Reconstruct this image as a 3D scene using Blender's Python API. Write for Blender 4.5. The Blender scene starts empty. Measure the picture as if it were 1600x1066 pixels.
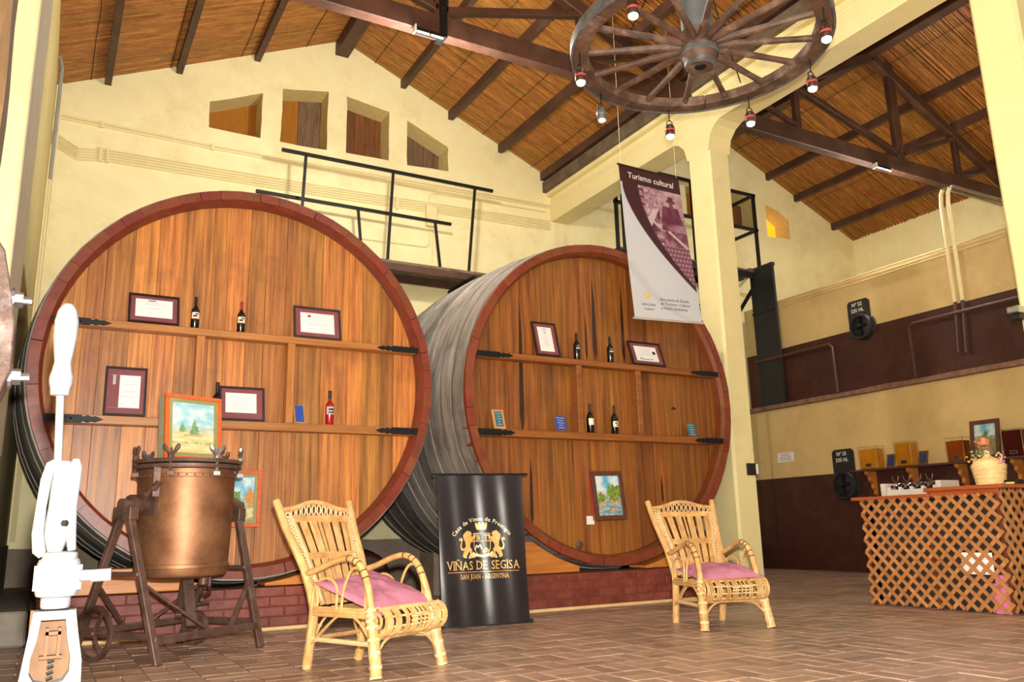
import bpy, bmesh, math, random
from mathutils import Vector, Matrix, noise
from mathutils.geometry import tessellate_polygon
S = bpy.context.scene
COL = S.collection
PI = math.pi
random.seed(7)

# ------------------------------------------------------------------ camera
cam_d = bpy.data.cameras.new('camera')
cam = bpy.data.objects.new('camera', cam_d)
COL.objects.link(cam)
cam.matrix_world = Matrix(((0.8732771, -0.08842937, -0.47913187, 0),
                           (-0.4866679, -0.20528111, -0.84912544, 0),
                           (-0.0232691, 0.97469991, -0.22230303, 0.9),
                           (0, 0, 0, 1)))
cam_d.sensor_width = 36
cam_d.lens = 36 * 1292.8 / 1600
cam_d.clip_start = 0.05
cam_d.clip_end = 200
S.camera = cam

# ------------------------------------------------------------------ world, lights, exposure
FLASH = 3000.0
WORLD = 0.45
w = bpy.data.worlds.new('world')
S.world = w
w.use_nodes = True
w.node_tree.nodes['Background'].inputs[0].default_value = (1.0, 0.96, 0.88, 1)
w.node_tree.nodes['Background'].inputs[1].default_value = WORLD


def lamp(name, kind, loc, energy, color, size=0.1, target=None):
    d = bpy.data.lights.new(name, kind)
    d.energy = energy
    d.color = color
    if kind == 'AREA':
        d.size = size
    else:
        d.shadow_soft_size = size
    o = bpy.data.objects.new(name, d)
    o.location = loc
    if target is not None:
        o.rotation_euler = (Vector(target) - Vector(loc)).to_track_quat('-Z', 'Y').to_euler()
    COL.objects.link(o)
    return o


# the camera's flash, a hand above the lens
lamp('flash_lamp', 'POINT', (0.02, -0.03, 1.06), FLASH, (1.0, 0.97, 0.92), 0.03)
# unseen fill lamps added above and behind the frame to lift ambient light
FILL = 110.0
TUBE = 500.0
for lx, ly in ((4.2, 4.3), (4.2, -0.5), (13.2, 5.0), (13.2, 0.0)):
    lamp('fill_lamp', 'POINT', (lx, ly, 7.0), FILL, (1.0, 0.93, 0.80), 0.4)
# the light of the tube fittings under the two visible trusses
for lx, ly, tk in ((3.91, 8.95, 1.0), (13.1, 9.05, 0.45)):
    lamp('tube_lamp', 'POINT', (lx, ly, 6.5), TUBE * tk, (1.0, 0.96, 0.86), 0.15)

S.view_settings.view_transform = 'Standard'
S.view_settings.look = 'None'
S.view_settings.gamma = 1
S.view_settings.use_curve_mapping = False
S.view_settings.exposure = 0.0


# ------------------------------------------------------------------ materials
def lin(c):
    return tuple((x / 255 / 12.92 if x / 255 <= 0.04045 else ((x / 255 + 0.055) / 1.055) ** 2.4) for x in c)


def mat(name, c1, c2=None, rough=0.6, metal=0.0, scale=4.0, stretch=(1, 1, 1), bump=0.0, detail=4.0, rand=0.0,
        hrand=0.0, coat=0.0, island=False, dirt=None, dirt_scale=1.5, dirt_amt=0.5, spec=0.5, rough2=None, emit=None,
        emit_s=0.0, trans=0.0, lo=0.3, hi=0.7):
    m = bpy.data.materials.new(name)
    m.use_nodes = True
    nt = m.node_tree
    N, L = nt.nodes, nt.links
    b = N['Principled BSDF']
    c1 = lin(c1)
    c2 = lin(c2) if c2 else c1
    b.inputs['Roughness'].default_value = rough
    b.inputs['Metallic'].default_value = metal
    b.inputs['Specular IOR Level'].default_value = spec
    b.inputs['Coat Weight'].default_value = coat
    b.inputs['Coat Roughness'].default_value = 0.15
    b.inputs['Transmission Weight'].default_value = trans
    tc = N.new('ShaderNodeTexCoord')
    mp = N.new('ShaderNodeMapping')
    mp.inputs['Scale'].default_value = stretch
    L.new(tc.outputs['Object'], mp.inputs['Vector'])
    if rand or hrand or island:
        if island:
            oi = N.new('ShaderNodeNewGeometry')
            r_out = oi.outputs['Random Per Island']
        else:
            oi = N.new('ShaderNodeObjectInfo')
            r_out = oi.outputs['Random']
        ml = N.new('ShaderNodeMath')
        ml.operation = 'MULTIPLY'
        ml.inputs[1].default_value = 37.0
        L.new(r_out, ml.inputs[0])
        L.new(ml.outputs[0], mp.inputs['Location'])
    nz = N.new('ShaderNodeTexNoise')
    nz.inputs['Scale'].default_value = scale
    nz.inputs['Detail'].default_value = detail
    nz.inputs['Roughness'].default_value = 0.65
    L.new(mp.outputs[0], nz.inputs['Vector'])
    rp = N.new('ShaderNodeValToRGB')
    rp.color_ramp.elements[0].position = lo
    rp.color_ramp.elements[1].position = hi
    rp.color_ramp.elements[0].color = (*c1, 1)
    rp.color_ramp.elements[1].color = (*c2, 1)
    L.new(nz.outputs['Fac'], rp.inputs[0])
    out = rp.outputs[0]
    if dirt:
        n2 = N.new('ShaderNodeTexNoise')
        n2.inputs['Scale'].default_value = dirt_scale
        n2.inputs['Detail'].default_value = 6
        n2.inputs['Roughness'].default_value = 0.7
        L.new(tc.outputs['Object'], n2.inputs['Vector'])
        r2 = N.new('ShaderNodeValToRGB')
        r2.color_ramp.elements[0].position = 0.5
        r2.color_ramp.elements[1].position = 0.75
        r2.color_ramp.elements[0].color = (0, 0, 0, 1)
        r2.color_ramp.elements[1].color = (dirt_amt,) * 3 + (1,)
        L.new(n2.outputs['Fac'], r2.inputs[0])
        mx = N.new('ShaderNodeMix')
        mx.data_type = 'RGBA'
        L.new(r2.outputs[0], mx.inputs['Factor'])
        L.new(out, mx.inputs[6])
        mx.inputs[7].default_value = (*lin(dirt), 1)
        out = mx.outputs[2]
    if rand or hrand:
        hs = N.new('ShaderNodeHueSaturation')
        mr = N.new('ShaderNodeMapRange')
        mr.inputs[3].default_value = 1 - rand
        mr.inputs[4].default_value = 1 + rand
        L.new(r_out, mr.inputs[0])
        L.new(mr.outputs[0], hs.inputs['Value'])
        if hrand:
            fr = N.new('ShaderNodeMath')
            fr.operation = 'MULTIPLY'
            fr.inputs[1].default_value = 7.31
            L.new(r_out, fr.inputs[0])
            f2 = N.new('ShaderNodeMath')
            f2.operation = 'FRACT'
            L.new(fr.outputs[0], f2.inputs[0])
            m2 = N.new('ShaderNodeMapRange')
            m2.inputs[3].default_value = 0.5 - hrand
            m2.inputs[4].default_value = 0.5 + hrand
            L.new(f2.outputs[0], m2.inputs[0])
            L.new(m2.outputs[0], hs.inputs['Hue'])
        L.new(out, hs.inputs['Color'])
        out = hs.outputs[0]
    L.new(out, b.inputs['Base Color'])
    if rough2 is not None:
        mr2 = N.new('ShaderNodeMapRange')
        mr2.inputs[3].default_value = rough
        mr2.inputs[4].default_value = rough2
        L.new(nz.outputs['Fac'], mr2.inputs[0])
        L.new(mr2.outputs[0], b.inputs['Roughness'])
    if bump:
        bp = N.new('ShaderNodeBump')
        bp.inputs['Strength'].default_value = bump
        bp.inputs['Distance'].default_value = 0.02
        L.new(nz.outputs['Fac'], bp.inputs['Height'])
        L.new(bp.outputs[0], b.inputs['Normal'])
    if emit:
        b.inputs['Emission Color'].default_value = (*lin(emit), 1)
        b.inputs['Emission Strength'].default_value = emit_s
    return m


def print_mat(name, rough=0.5, value=0.8):
    m = bpy.data.materials.new(name)
    m.use_nodes = True
    N, L = m.node_tree.nodes, m.node_tree.links
    a = N.new('ShaderNodeAttribute')
    a.attribute_name = 'Col'
    b = N['Principled BSDF']
    b.inputs['Roughness'].default_value = rough
    hs = N.new('ShaderNodeHueSaturation')
    hs.inputs['Value'].default_value = value
    L.new(a.outputs['Color'], hs.inputs['Color'])
    L.new(hs.outputs[0], b.inputs['Base Color'])
    return m


M = {}
M['wall'] = mat('cream_plaster', (208, 190, 132), (218, 202, 146), 0.85, scale=1.2, bump=0.25, detail=9, dirt=(176, 150, 92),
                dirt_scale=0.7, dirt_amt=0.35, spec=0.2)
M['wall_yellow'] = mat('gable_plaster', (240, 225, 170), (247, 235, 186), 0.85, scale=3, bump=0.5, detail=9,
                       dirt=(180, 156, 92), dirt_scale=1.1, dirt_amt=0.35, spec=0.2)
M['tank'] = mat('tan_tank_paint', (204, 174, 118), (212, 184, 130), 0.7, scale=2, bump=0.1, dirt=(150, 120, 75),
                dirt_scale=0.9, dirt_amt=0.4, spec=0.3)
M['maroon'] = mat('maroon_brick_paint', (54, 22, 15), (70, 30, 21), 0.55, scale=6, bump=0.4, detail=8, dirt=(120, 90, 75),
                  dirt_scale=1.4, dirt_amt=0.18)
M['dado'] = mat('grey_dado_plaster', (124, 108, 92), (158, 142, 124), 0.9, scale=3, bump=0.8, detail=8, dirt=(60, 50, 42),
                dirt_scale=1.5, dirt_amt=0.6, spec=0.1)
M['pillar'] = mat('pillar_paint', (230, 215, 158), (236, 222, 168), 0.6, scale=2.5, bump=0.12, detail=7, dirt=(180, 156, 96),
                  dirt_scale=1.0, dirt_amt=0.25, spec=0.3)
M['cane'] = mat('roof_cane', (122, 74, 30), (178, 118, 54), 0.45, scale=3, stretch=(1, 1, 1), island=True, rand=0.20,
                hrand=0.012, spec=0.5)
M['roof'] = mat('roof_board', (92, 52, 24), (110, 64, 30), 0.8, scale=4)
M['beam'] = mat('dark_beam_wood', (56, 33, 24), (86, 54, 40), 0.55, scale=2.2, stretch=(1, 1, 1), bump=0.3, rand=0.15,
                dirt=(110, 88, 72), dirt_scale=2, dirt_amt=0.4)
M['oldwood'] = mat('grey_old_wood', (84, 66, 50), (128, 108, 88), 0.8, scale=4, bump=0.6, rand=0.2)
M['plank'] = mat('oiled_oak_plank', (116, 63, 24), (208, 138, 63), 0.33, scale=1.6, stretch=(14, 14, 0.55), bump=0.10,
                 detail=6, rand=0.32, hrand=0.006, dirt=(92, 48, 24), dirt_scale=1.1, dirt_amt=0.6, rough2=0.5)
M['plank_dark'] = mat('dark_oak_plank', (84, 44, 12), (158, 96, 36), 0.36, scale=1.6, stretch=(14, 14, 0.55), bump=0.10,
                      detail=6, rand=0.30, hrand=0.005, dirt=(64, 34, 16), dirt_scale=0.9, dirt_amt=0.55, rough2=0.55)
M['shelf'] = mat('shelf_oak', (140, 84, 34), (182, 122, 60), 0.4, scale=2, stretch=(0.6, 14, 14), bump=0.08, rand=0.08)
M['shelf_dark'] = mat('dark_shelf_oak', (114, 62, 22), (152, 92, 40), 0.4, scale=2, stretch=(0.6, 14, 14), bump=0.08, rand=0.08)
M['divider'] = mat('divider_oak', (156, 92, 36), (194, 128, 62), 0.4, scale=2, stretch=(14, 14, 0.6), bump=0.08, rand=0.08)
M['stave'] = mat('red_stave_end', (104, 44, 24), (132, 62, 36), 0.42, scale=5, bump=0.2, rand=0.08, hrand=0.01,
                 dirt=(80, 66, 58), dirt_scale=3, dirt_amt=0.4)
M['hoop'] = mat('weathered_hoop', (92, 86, 82), (158, 150, 142), 0.6, scale=1.8, stretch=(1, 6, 1), bump=0.35, rand=0.38,
                dirt=(30, 28, 30), dirt_scale=0.9, dirt_amt=0.85, spec=0.4)
M['iron'] = mat('black_iron', (9, 9, 10), (22, 21, 22), 0.5, scale=18, bump=0.25, spec=0.3)
M['rail'] = mat('black_rail_paint', (12, 10, 9), (22, 18, 16), 0.5, scale=8, spec=0.4)
M['rust'] = mat('rusty_iron', (64, 46, 38), (112, 86, 74), 0.5, metal=0.35, scale=9, bump=0.4, detail=8, dirt=(92, 40, 30),
                dirt_scale=5, dirt_amt=0.6)
M['copper'] = mat('old_copper', (108, 70, 48), (170, 122, 88), 0.44, metal=0.7, scale=3.5, stretch=(1, 1, 1), bump=0.12,
                  detail=7, dirt=(86, 52, 34), dirt_scale=2.0, dirt_amt=0.6, rough2=0.58)
M['steel'] = mat('bright_steel', (188, 188, 190), (150, 150, 154), 0.28, metal=0.9, scale=12)
M['alu'] = mat('white_enamel', (98, 100, 102), (90, 92, 96), 0.65, scale=6, spec=0.2)
M['cork_leather'] = mat('bare_brass', (82, 62, 46), (70, 52, 38), 0.9, scale=8, spec=0.1)
M['rattan'] = mat('rattan_cane', (166, 120, 68), (206, 168, 114), 0.42, scale=9, bump=0.15, rand=0.06, dirt=(150, 104, 56),
                  dirt_scale=6, dirt_amt=0.4, spec=0.5)
M['rattan_wrap'] = mat('rattan_binding', (202, 164, 116), (224, 196, 154), 0.45, scale=22, stretch=(1, 1, 5), bump=0.4)
M['rattan_knot'] = mat('dark_binding', (70, 44, 22), (104, 70, 38), 0.5, scale=20)
M['cushion'] = mat('pink_cushion_cloth', (166, 104, 126), (184, 122, 146), 0.9, scale=6, bump=0.3, detail=6, spec=0.1)
M['vinyl'] = mat('black_banner_vinyl', (26, 20, 22), (36, 28, 30), 0.32, scale=3, spec=0.6)
M['brick'] = mat('red_painted_brick', (94, 36, 26), (128, 56, 40), 0.55, scale=7, bump=0.5, rand=0.2, detail=7,
                 dirt=(150, 110, 96), dirt_scale=5, dirt_amt=0.3)
M['mortar'] = mat('red_mortar', (96, 46, 36), (118, 66, 52), 0.85, scale=10, bump=0.5)
M['tile'] = mat('brown_floor_brick', (136, 108, 92), (170, 142, 124), 0.26, scale=7, bump=0.10, rand=0.20, hrand=0.008,
                detail=7, dirt=(84, 70, 60), dirt_scale=0.9, dirt_amt=0.55, rough2=0.48)
M['tile_far'] = mat('brown_floor_brick_far', (136, 108, 92), (170, 142, 124), 0.26, scale=7, bump=0.10, rand=0.20, island=True,
                    hrand=0.008, detail=7, dirt=(84, 70, 60), dirt_scale=0.9, dirt_amt=0.55, rough2=0.48)
M['grout'] = mat('floor_grout', (138, 114, 94), (160, 136, 114), 0.8, scale=8)
M['curb'] = mat('cream_curb_paint', (206, 172, 120), (222, 190, 140), 0.7, scale=8, bump=0.3)
M['chock'] = mat('orange_timber_chock', (166, 94, 32), (206, 134, 58), 0.45, scale=2, stretch=(0.7, 8, 8), bump=0.25, rand=0.1)
M['lattice'] = mat('lattice_slat_wood', (144, 92, 52), (178, 126, 78), 0.45, scale=6, rand=0.14, bump=0.1)
M['bar_top'] = mat('bar_top_wood', (128, 58, 28), (160, 80, 40), 0.4, scale=3, stretch=(8, 1, 8), bump=0.1)
M['dark'] = mat('dark_interior', (30, 22, 18), (44, 32, 26), 0.8, scale=4)
M['white'] = mat('white_card', (236, 236, 236), (228, 228, 230), 0.6, scale=5)
M['white_wood'] = mat('white_painted_wood', (178, 168, 160), (196, 188, 180), 0.55, scale=6, bump=0.1)
M['pinkbox'] = mat('pink_card', (196, 96, 150), (206, 112, 160), 0.6, scale=5)
M['bottle'] = mat('dark_bottle_glass', (10, 8, 8), (16, 10, 10), 0.12, scale=3, spec=0.6, coat=0.4)
M['capsule'] = mat('black_capsule', (16, 14, 16), (26, 20, 22), 0.35, scale=5)
M['red_cap'] = mat('red_capsule', (150, 40, 36), (130, 30, 30), 0.4, scale=5)
M['rose'] = mat('rose_wine_glass', (150, 14, 26), (176, 26, 36), 0.12, scale=3, spec=0.6, coat=0.4)
M['label'] = mat('cream_label_paper', (226, 216, 186), (238, 230, 206), 0.6, scale=6)
M['ink'] = mat('black_ink', (34, 28, 28), (44, 38, 38), 0.6, scale=6)
M['ink_grey'] = mat('grey_ink', (168, 168, 172), (186, 186, 190), 0.6, scale=6)
M['ink_red'] = mat('red_ink', (170, 60, 50), (160, 50, 44), 0.6, scale=6)
M['ink_white'] = mat('white_ink', (236, 232, 228), (228, 224, 220), 0.5, scale=6)
M['mount'] = mat('maroon_mount_board', (122, 62, 68), (134, 72, 78), 0.55, scale=6)
M['frame'] = mat('black_picture_frame', (28, 20, 20), (44, 32, 30), 0.4, scale=8)
M['frame_or'] = mat('orange_picture_frame', (186, 82, 34), (204, 100, 46), 0.4, scale=8, stretch=(1, 1, 3))
M['frame_or_in'] = mat('olive_frame_liner', (132, 126, 80), (150, 142, 92), 0.5, scale=8)
M['frame_br'] = mat('brown_picture_frame', (74, 36, 24), (98, 52, 34), 0.35, scale=7)
M['canvas_edge'] = mat('grey_green_canvas_edge', (130, 134, 112), (150, 154, 132), 0.7, scale=8)
M['frame_red_side'] = mat('red_frame_side', (166, 50, 52), (180, 64, 62), 0.45, scale=8)
M['plq_wood'] = mat('plaque_wood', (176, 128, 80), (198, 150, 100), 0.5, scale=6)
M['plq_dark'] = mat('plaque_dark_wood', (104, 62, 44), (122, 78, 56), 0.5, scale=6)
M['plq_blue'] = mat('blue_plaque_metal', (28, 62, 150), (40, 78, 168), 0.35, scale=6)
M['plq_teal'] = mat('teal_plaque_metal', (26, 92, 110), (36, 108, 124), 0.4, scale=6)
M['plq_navy'] = mat('navy_plaque_metal', (24, 44, 76), (34, 58, 92), 0.4, scale=6)
M['gold'] = mat('gold_print', (214, 158, 78), (240, 206, 140), 0.35, scale=7, metal=0.3)
M['gold_lt'] = mat('pale_gold_print', (236, 214, 160), (250, 240, 214), 0.35, scale=9, metal=0.2)
M['gold_or'] = mat('orange_gold_print', (200, 128, 60), (226, 166, 96), 0.35, scale=9, metal=0.3)
M['print'] = print_mat('painted_print', 0.45)
M['print_matt'] = print_mat('banner_print', 0.55)
M['wheel'] = mat('old_wheel_wood', (46, 29, 22), (92, 64, 50), 0.6, scale=5, bump=0.7, detail=8, rand=0.12,
                 dirt=(160, 136, 120), dirt_scale=6, dirt_amt=0.45)
M['tyre'] = mat('grey_iron_tyre', (70, 70, 74), (116, 116, 120), 0.5, metal=0.4, scale=12, bump=0.4)
M['hubmetal'] = mat('galvanised_hub_sleeve', (74, 78, 82), (96, 100, 104), 0.6, metal=0.3, scale=6)
M['bulb'] = mat('lit_bulb', (255, 236, 200), None, 0.3, emit=(255, 232, 190), emit_s=22.0)
M['bulb_off'] = mat('unlit_bulb', (210, 214, 220), (226, 228, 232), 0.1, coat=0.5)
M['glassjar'] = mat('clear_jar_glass', (236, 226, 206), None, 0.03, trans=0.95, spec=0.5)
M['jarband'] = mat('dark_lamp_holder', (60, 44, 40), (86, 66, 60), 0.35, metal=0.6, scale=8)
M['amber_lt'] = mat('light_amber_liquor', (196, 120, 14), (226, 152, 30), 0.08, scale=3, trans=0.3, coat=0.5)
M['amber'] = mat('amber_liquor', (120, 52, 10), (158, 78, 16), 0.08, scale=3, trans=0.2, coat=0.5)
M['amber_red'] = mat('dark_red_liquor', (54, 12, 10), (84, 20, 16), 0.08, scale=3, trans=0.1, coat=0.5)
M['tube'] = mat('fluorescent_tube', (240, 240, 236), None, 0.4, emit=(255, 244, 226), emit_s=1.5)
M['orange_pane'] = mat('orange_shutter_board', (150, 92, 14), (166, 106, 22), 0.5, scale=3, stretch=(8, 8, 1))
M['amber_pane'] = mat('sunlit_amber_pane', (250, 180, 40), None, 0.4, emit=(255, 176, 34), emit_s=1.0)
M['brown_board'] = mat('brown_shutter_board', (96, 54, 22), (132, 80, 40), 0.6, scale=3, stretch=(9, 9, 1), bump=0.2, rand=0.15)
M['grey_board'] = mat('grey_shutter_board', (92, 66, 44), (128, 100, 74), 0.7, scale=3, stretch=(9, 9, 1), bump=0.2, rand=0.15)
M['hatch'] = mat('black_hatch_paint', (30, 30, 32), (48, 46, 46), 0.4, scale=8, bump=0.3)
M['slab'] = mat('black_painted_door', (26, 28, 30), (38, 40, 42), 0.5, scale=3, bump=0.15)
M['pipe'] = mat('cream_pipe_paint', (228, 210, 156), (236, 220, 168), 0.5, scale=6)
M['pipe_dark'] = mat('maroon_pipe_paint', (70, 40, 34), (92, 58, 48), 0.5, scale=6)
M['pipe_grey'] = mat('grey_conduit', (150, 150, 150), (168, 168, 166), 0.4, scale=6, metal=0.3)
M['ledge'] = mat('worn_ledge_paint', (112, 76, 62), (146, 110, 94), 0.7, scale=7, bump=0.4)
M['wicker'] = mat('wicker_weave', (214, 178, 120), (240, 212, 160), 0.5, scale=12, bump=0.3, rand=0.08)
M['green'] = mat('dry_green_leaf', (96, 122, 86), (132, 150, 112), 0.8, scale=12)
M['pinkflower'] = mat('dried_pink_flower', (186, 112, 150), (206, 140, 170), 0.8, scale=12)
M['yellowflower'] = mat('dried_yellow_flower', (206, 166, 84), (222, 186, 110), 0.8, scale=12)
M['strawhat'] = mat('dried_orange_flower', (176, 110, 76), (198, 134, 96), 0.8, scale=12)
M['phone'] = mat('black_plastic', (18, 18, 20), (26, 26, 28), 0.3, scale=5)
M['yellow'] = mat('yellow_plastic', (210, 190, 90), (220, 200, 110), 0.5, scale=5)
M['presswood'] = mat('chipped_press_wood', (58, 38, 30), (84, 62, 52), 0.6, scale=9, bump=0.7, detail=8, dirt=(186, 172, 172),
                     dirt_scale=4, dirt_amt=0.5)
M['postwood'] = mat('rustic_post_wood', (74, 52, 28), (104, 78, 46), 0.8, scale=3, stretch=(5, 5, 0.6), bump=0.6)
M['reveal'] = mat('rough_reveal_plaster', (204, 182, 118), (224, 204, 142), 0.95, scale=14, bump=0.9, detail=9, spec=0.1)
M['concrete'] = mat('grey_concrete_paint', (128, 118, 104), (150, 140, 124), 0.85, scale=5, bump=0.4, spec=0.2)
M['glass'] = mat('glass_pane', (240, 240, 240), None, 0.02, trans=1.0)


# ------------------------------------------------------------------ mesh building
class MB:
    def __init__(s):
        s.v, s.f, s.m, s.c = [], [], [], []

    def add(s, vs, fs, mi=0, cols=None):
        o = len(s.v)
        s.v += [tuple(v) for v in vs]
        s.f += [tuple(o + i for i in f) for f in fs]
        s.m += [mi] * len(fs)
        if cols is not None:
            s.c += cols
        return s

    def box(s, c, sz, rot=None, mi=0):
        c = Vector(c)
        hx, hy, hz = sz[0] / 2, sz[1] / 2, sz[2] / 2
        vs = []
        for x in (-hx, hx):
            for y in (-hy, hy):
                for z in (-hz, hz):
                    p = Vector((x, y, z))
                    if rot is not None:
                        p = rot @ p
                    vs.append(c + p)
        return s.add(vs, [(0, 1, 3, 2), (4, 6, 7, 5), (0, 4, 5, 1), (2, 3, 7, 6), (0, 2, 6, 4), (1, 5, 7, 3)], mi)

    def span(s, a, b, mi=0):
        return s.box([(a[i] + b[i]) / 2 for i in range(3)], [abs(b[i] - a[i]) for i in range(3)], None, mi)

    def beam(s, p0, p1, wd, ht, up=(0, 0, 1), mi=0):
        p0, p1 = Vector(p0), Vector(p1)
        z = (p1 - p0)
        ln = z.length
        z.normalize()
        up = Vector(up)
        if abs(z.dot(up)) > 0.98:
            up = Vector((0, 1, 0))
        x = up.cross(z).normalized()
        y = z.cross(x)
        R = Matrix((x, y, z)).transposed()
        return s.box((p0 + p1) / 2, (wd, ht, ln), R, mi)

    def tube(s, pts, r, n=7, closed=False, mi=0):
        pts = [Vector(p) for p in pts]
        k = len(pts)
        rs = r if isinstance(r, (list, tuple)) else [r] * k
        prev = None
        vs = []
        for i, p in enumerate(pts):
            if closed:
                t = pts[(i + 1) % k] - pts[i - 1]
            else:
                t = pts[min(i + 1, k - 1)] - pts[max(i - 1, 0)]
            t.normalize()
            if prev is None:
                a = Vector((0, 0, 1)) if abs(t.z) < 0.9 else Vector((1, 0, 0))
                x = a.cross(t).normalized()
            else:
                x = prev - t * prev.dot(t)
                if x.length < 1e-6:
                    x = Vector((1, 0, 0)).cross(t)
                x.normalize()
            prev = x
            y = t.cross(x)
            for j in range(n):
                a = 2 * PI * j / n
                vs.append(p + (x * math.cos(a) + y * math.sin(a)) * rs[i])
        fs = []
        for i in range(k if closed else k - 1):
            for j in range(n):
                a, b = i * n + j, i * n + (j + 1) % n
                c, d = ((i + 1) % k) * n + (j + 1) % n, ((i + 1) % k) * n + j
                fs.append((a, b, c, d))
        if not closed:
            fs.append(tuple(range(n))[::-1])
            fs.append(tuple((k - 1) * n + j for j in range(n)))
        return s.add(vs, fs, mi)

    def lathe(s, prof, n=16, org=(0, 0, 0), R=None, mi=0, a0=0.0, a1=2 * PI, cap=False):
        org = Vector(org)
        full = abs(a1 - a0 - 2 * PI) < 1e-6
        cols = n if full else n + 1
        vs = []
        for (r, z) in prof:
            for j in range(cols):
                a = a0 + (a1 - a0) * j / n
                p = Vector((r * math.cos(a), r * math.sin(a), z))
                if R is not None:
                    p = R @ p
                vs.append(org + p)
        fs = []
        for i in range(len(prof) - 1):
            for j in range(n):
                a, b = i * cols + j, i * cols + (j + 1) % cols
                fs.append((a, b, (i + 1) * cols + (j + 1) % cols, (i + 1) * cols + j))
        if full and cap:
            if prof[0][0] > 1e-5:
                fs.append(tuple(range(n))[::-1])
            if prof[-1][0] > 1e-5:
                fs.append(tuple((len(prof) - 1) * cols + j for j in range(n)))
        return s.add(vs, fs, mi)

    def prism(s, poly, org, ux, uy, dv, mi=0):
        """polygon in the plane (org, ux, uy) pushed along dv"""
        org, ux, uy, dv = Vector(org), Vector(ux), Vector(uy), Vector(dv)
        a = [org + ux * p[0] + uy * p[1] for p in poly]
        b = [q + dv for q in a]
        n = len(poly)
        fs = [tuple(range(n))[::-1], tuple(range(n, 2 * n))]
        for i in range(n):
            fs.append((i, (i + 1) % n, n + (i + 1) % n, n + i))
        return s.add(a + b, fs, mi)

    def ball(s, c, r, n=8, mi=0, sc=(1, 1, 1)):
        prof = [(math.sin(PI * i / n), -math.cos(PI * i / n)) for i in range(n + 1)]
        c = Vector(c)
        R = Matrix.Diagonal((r * sc[0], r * sc[1], r * sc[2]))
        return s.lathe([(max(p[0], 1e-6), p[1]) for p in prof], n + 2, c, R, mi)

    def grid(s, fn, nu, nv, mi=0, colfn=None):
        vs, cs = [], []
        for j in range(nv + 1):
            for i in range(nu + 1):
                u, v = i / nu, j / nv
                vs.append(fn(u, v))
                if colfn:
                    cs.append(tuple(lin(colfn(u, v))) + (1.0,))
        fs = [(j * (nu + 1) + i, j * (nu + 1) + i + 1, (j + 1) * (nu + 1) + i + 1, (j + 1) * (nu + 1) + i)
              for j in range(nv) for i in range(nu)]
        return s.add(vs, fs, mi, cs if colfn else None)

    def build(s, name, mats, parent=None, loc=None, smooth=False, bevel=0.0, kind=None, local=False, label=None):
        me = bpy.data.meshes.new(name)
        off = Vector((0, 0, 0))
        if parent is not None and not local:
            off = OFF.get(parent.name, Vector((0, 0, 0)))
        elif loc is not None:
            off = Vector(loc)
        me.from_pydata([tuple(Vector(v) - off) for v in s.v], [], s.f)
        if not isinstance(mats, (list, tuple)):
            mats = [mats]
        for m in mats:
            me.materials.append(m)
        me.polygons.foreach_set('material_index', s.m)
        if s.c:
            ca = me.color_attributes.new('Col', 'FLOAT_COLOR', 'POINT')
            ca.data.foreach_set('color', [x for c in s.c for x in c])
        if not s.c or bevel:
            bm = bmesh.new()
            bm.from_mesh(me)
            bmesh.ops.recalc_face_normals(bm, faces=bm.faces)
            if bevel:
                es = [e for e in bm.edges if len(e.link_faces) == 2 and e.calc_face_angle(0) > 0.6]
                bmesh.ops.bevel(bm, geom=es, offset=bevel, segments=1, affect='EDGES', clamp_overlap=True)
            bm.to_mesh(me)
            bm.free()
        if smooth:
            me.polygons.foreach_set('use_smooth', [True] * len(me.polygons))
            try:
                me.set_sharp_from_angle(angle=math.radians(smooth if smooth > 1 else 40))
            except Exception:
                pass
        o = bpy.data.objects.new(name, me)
        COL.objects.link(o)
        if parent is not None:
            o.parent = parent
            OFF[o.name] = OFF.get(parent.name, Vector((0, 0, 0)))
        elif loc is not None:
            o.location = loc
            OFF[o.name] = Vector(loc)
        if kind:
            o['kind'] = kind
        if label:
            o['label'] = label
        return o


OFF = {}


def tag(o, label, cat, group=None):
    o['label'] = label
    o['category'] = cat
    if group:
        o['group'] = group
    return o


def thing(name, loc, label, cat, group=None, rz=0.0):
    o = bpy.data.objects.new(name, None)
    o.empty_display_size = 0.1
    o.location = loc
    o.rotation_euler = (0, 0, rz)
    COL.objects.link(o)
    OFF[o.name] = Vector(loc)
    return tag(o, label, cat, group)


def copy_tree(o, parent=None):
    c = o.copy()
    COL.objects.link(c)
    if parent is not None:
        c.parent = parent
    for ch in list(o.children):
        copy_tree(ch, c)
    return c


_txt = {}


def text_geo(txt, size=1.0, bold=0.0):
    """flat outline of a word, origin at its left end on the baseline; returns verts, faces, width"""
    k = (txt, bold)
    if k not in _txt:
        cu = bpy.data.curves.new('t', 'FONT')
        cu.body = txt
        cu.size = 1.0
        cu.resolution_u = 2
        cu.offset = bold
        o = bpy.data.objects.new('t', cu)
        COL.objects.link(o)
        bpy.context.view_layer.update()
        dg = bpy.context.evaluated_depsgraph_get()
        me = bpy.data.meshes.new_from_object(o.evaluated_get(dg))
        vs = [(v.co.x, v.co.y) for v in me.vertices]
        fs = [tuple(p.vertices) for p in me.polygons]
        bpy.data.objects.remove(o)
        bpy.data.curves.remove(cu)
        bpy.data.meshes.remove(me)
        _txt[k] = (vs, fs)
    vs, fs = _txt[k]
    if not vs:
        return [], [], 0.3 * size
    xs = [v[0] for v in vs]
    return [(v[0] * size, v[1] * size) for v in vs], fs, max(xs) * size


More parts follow.
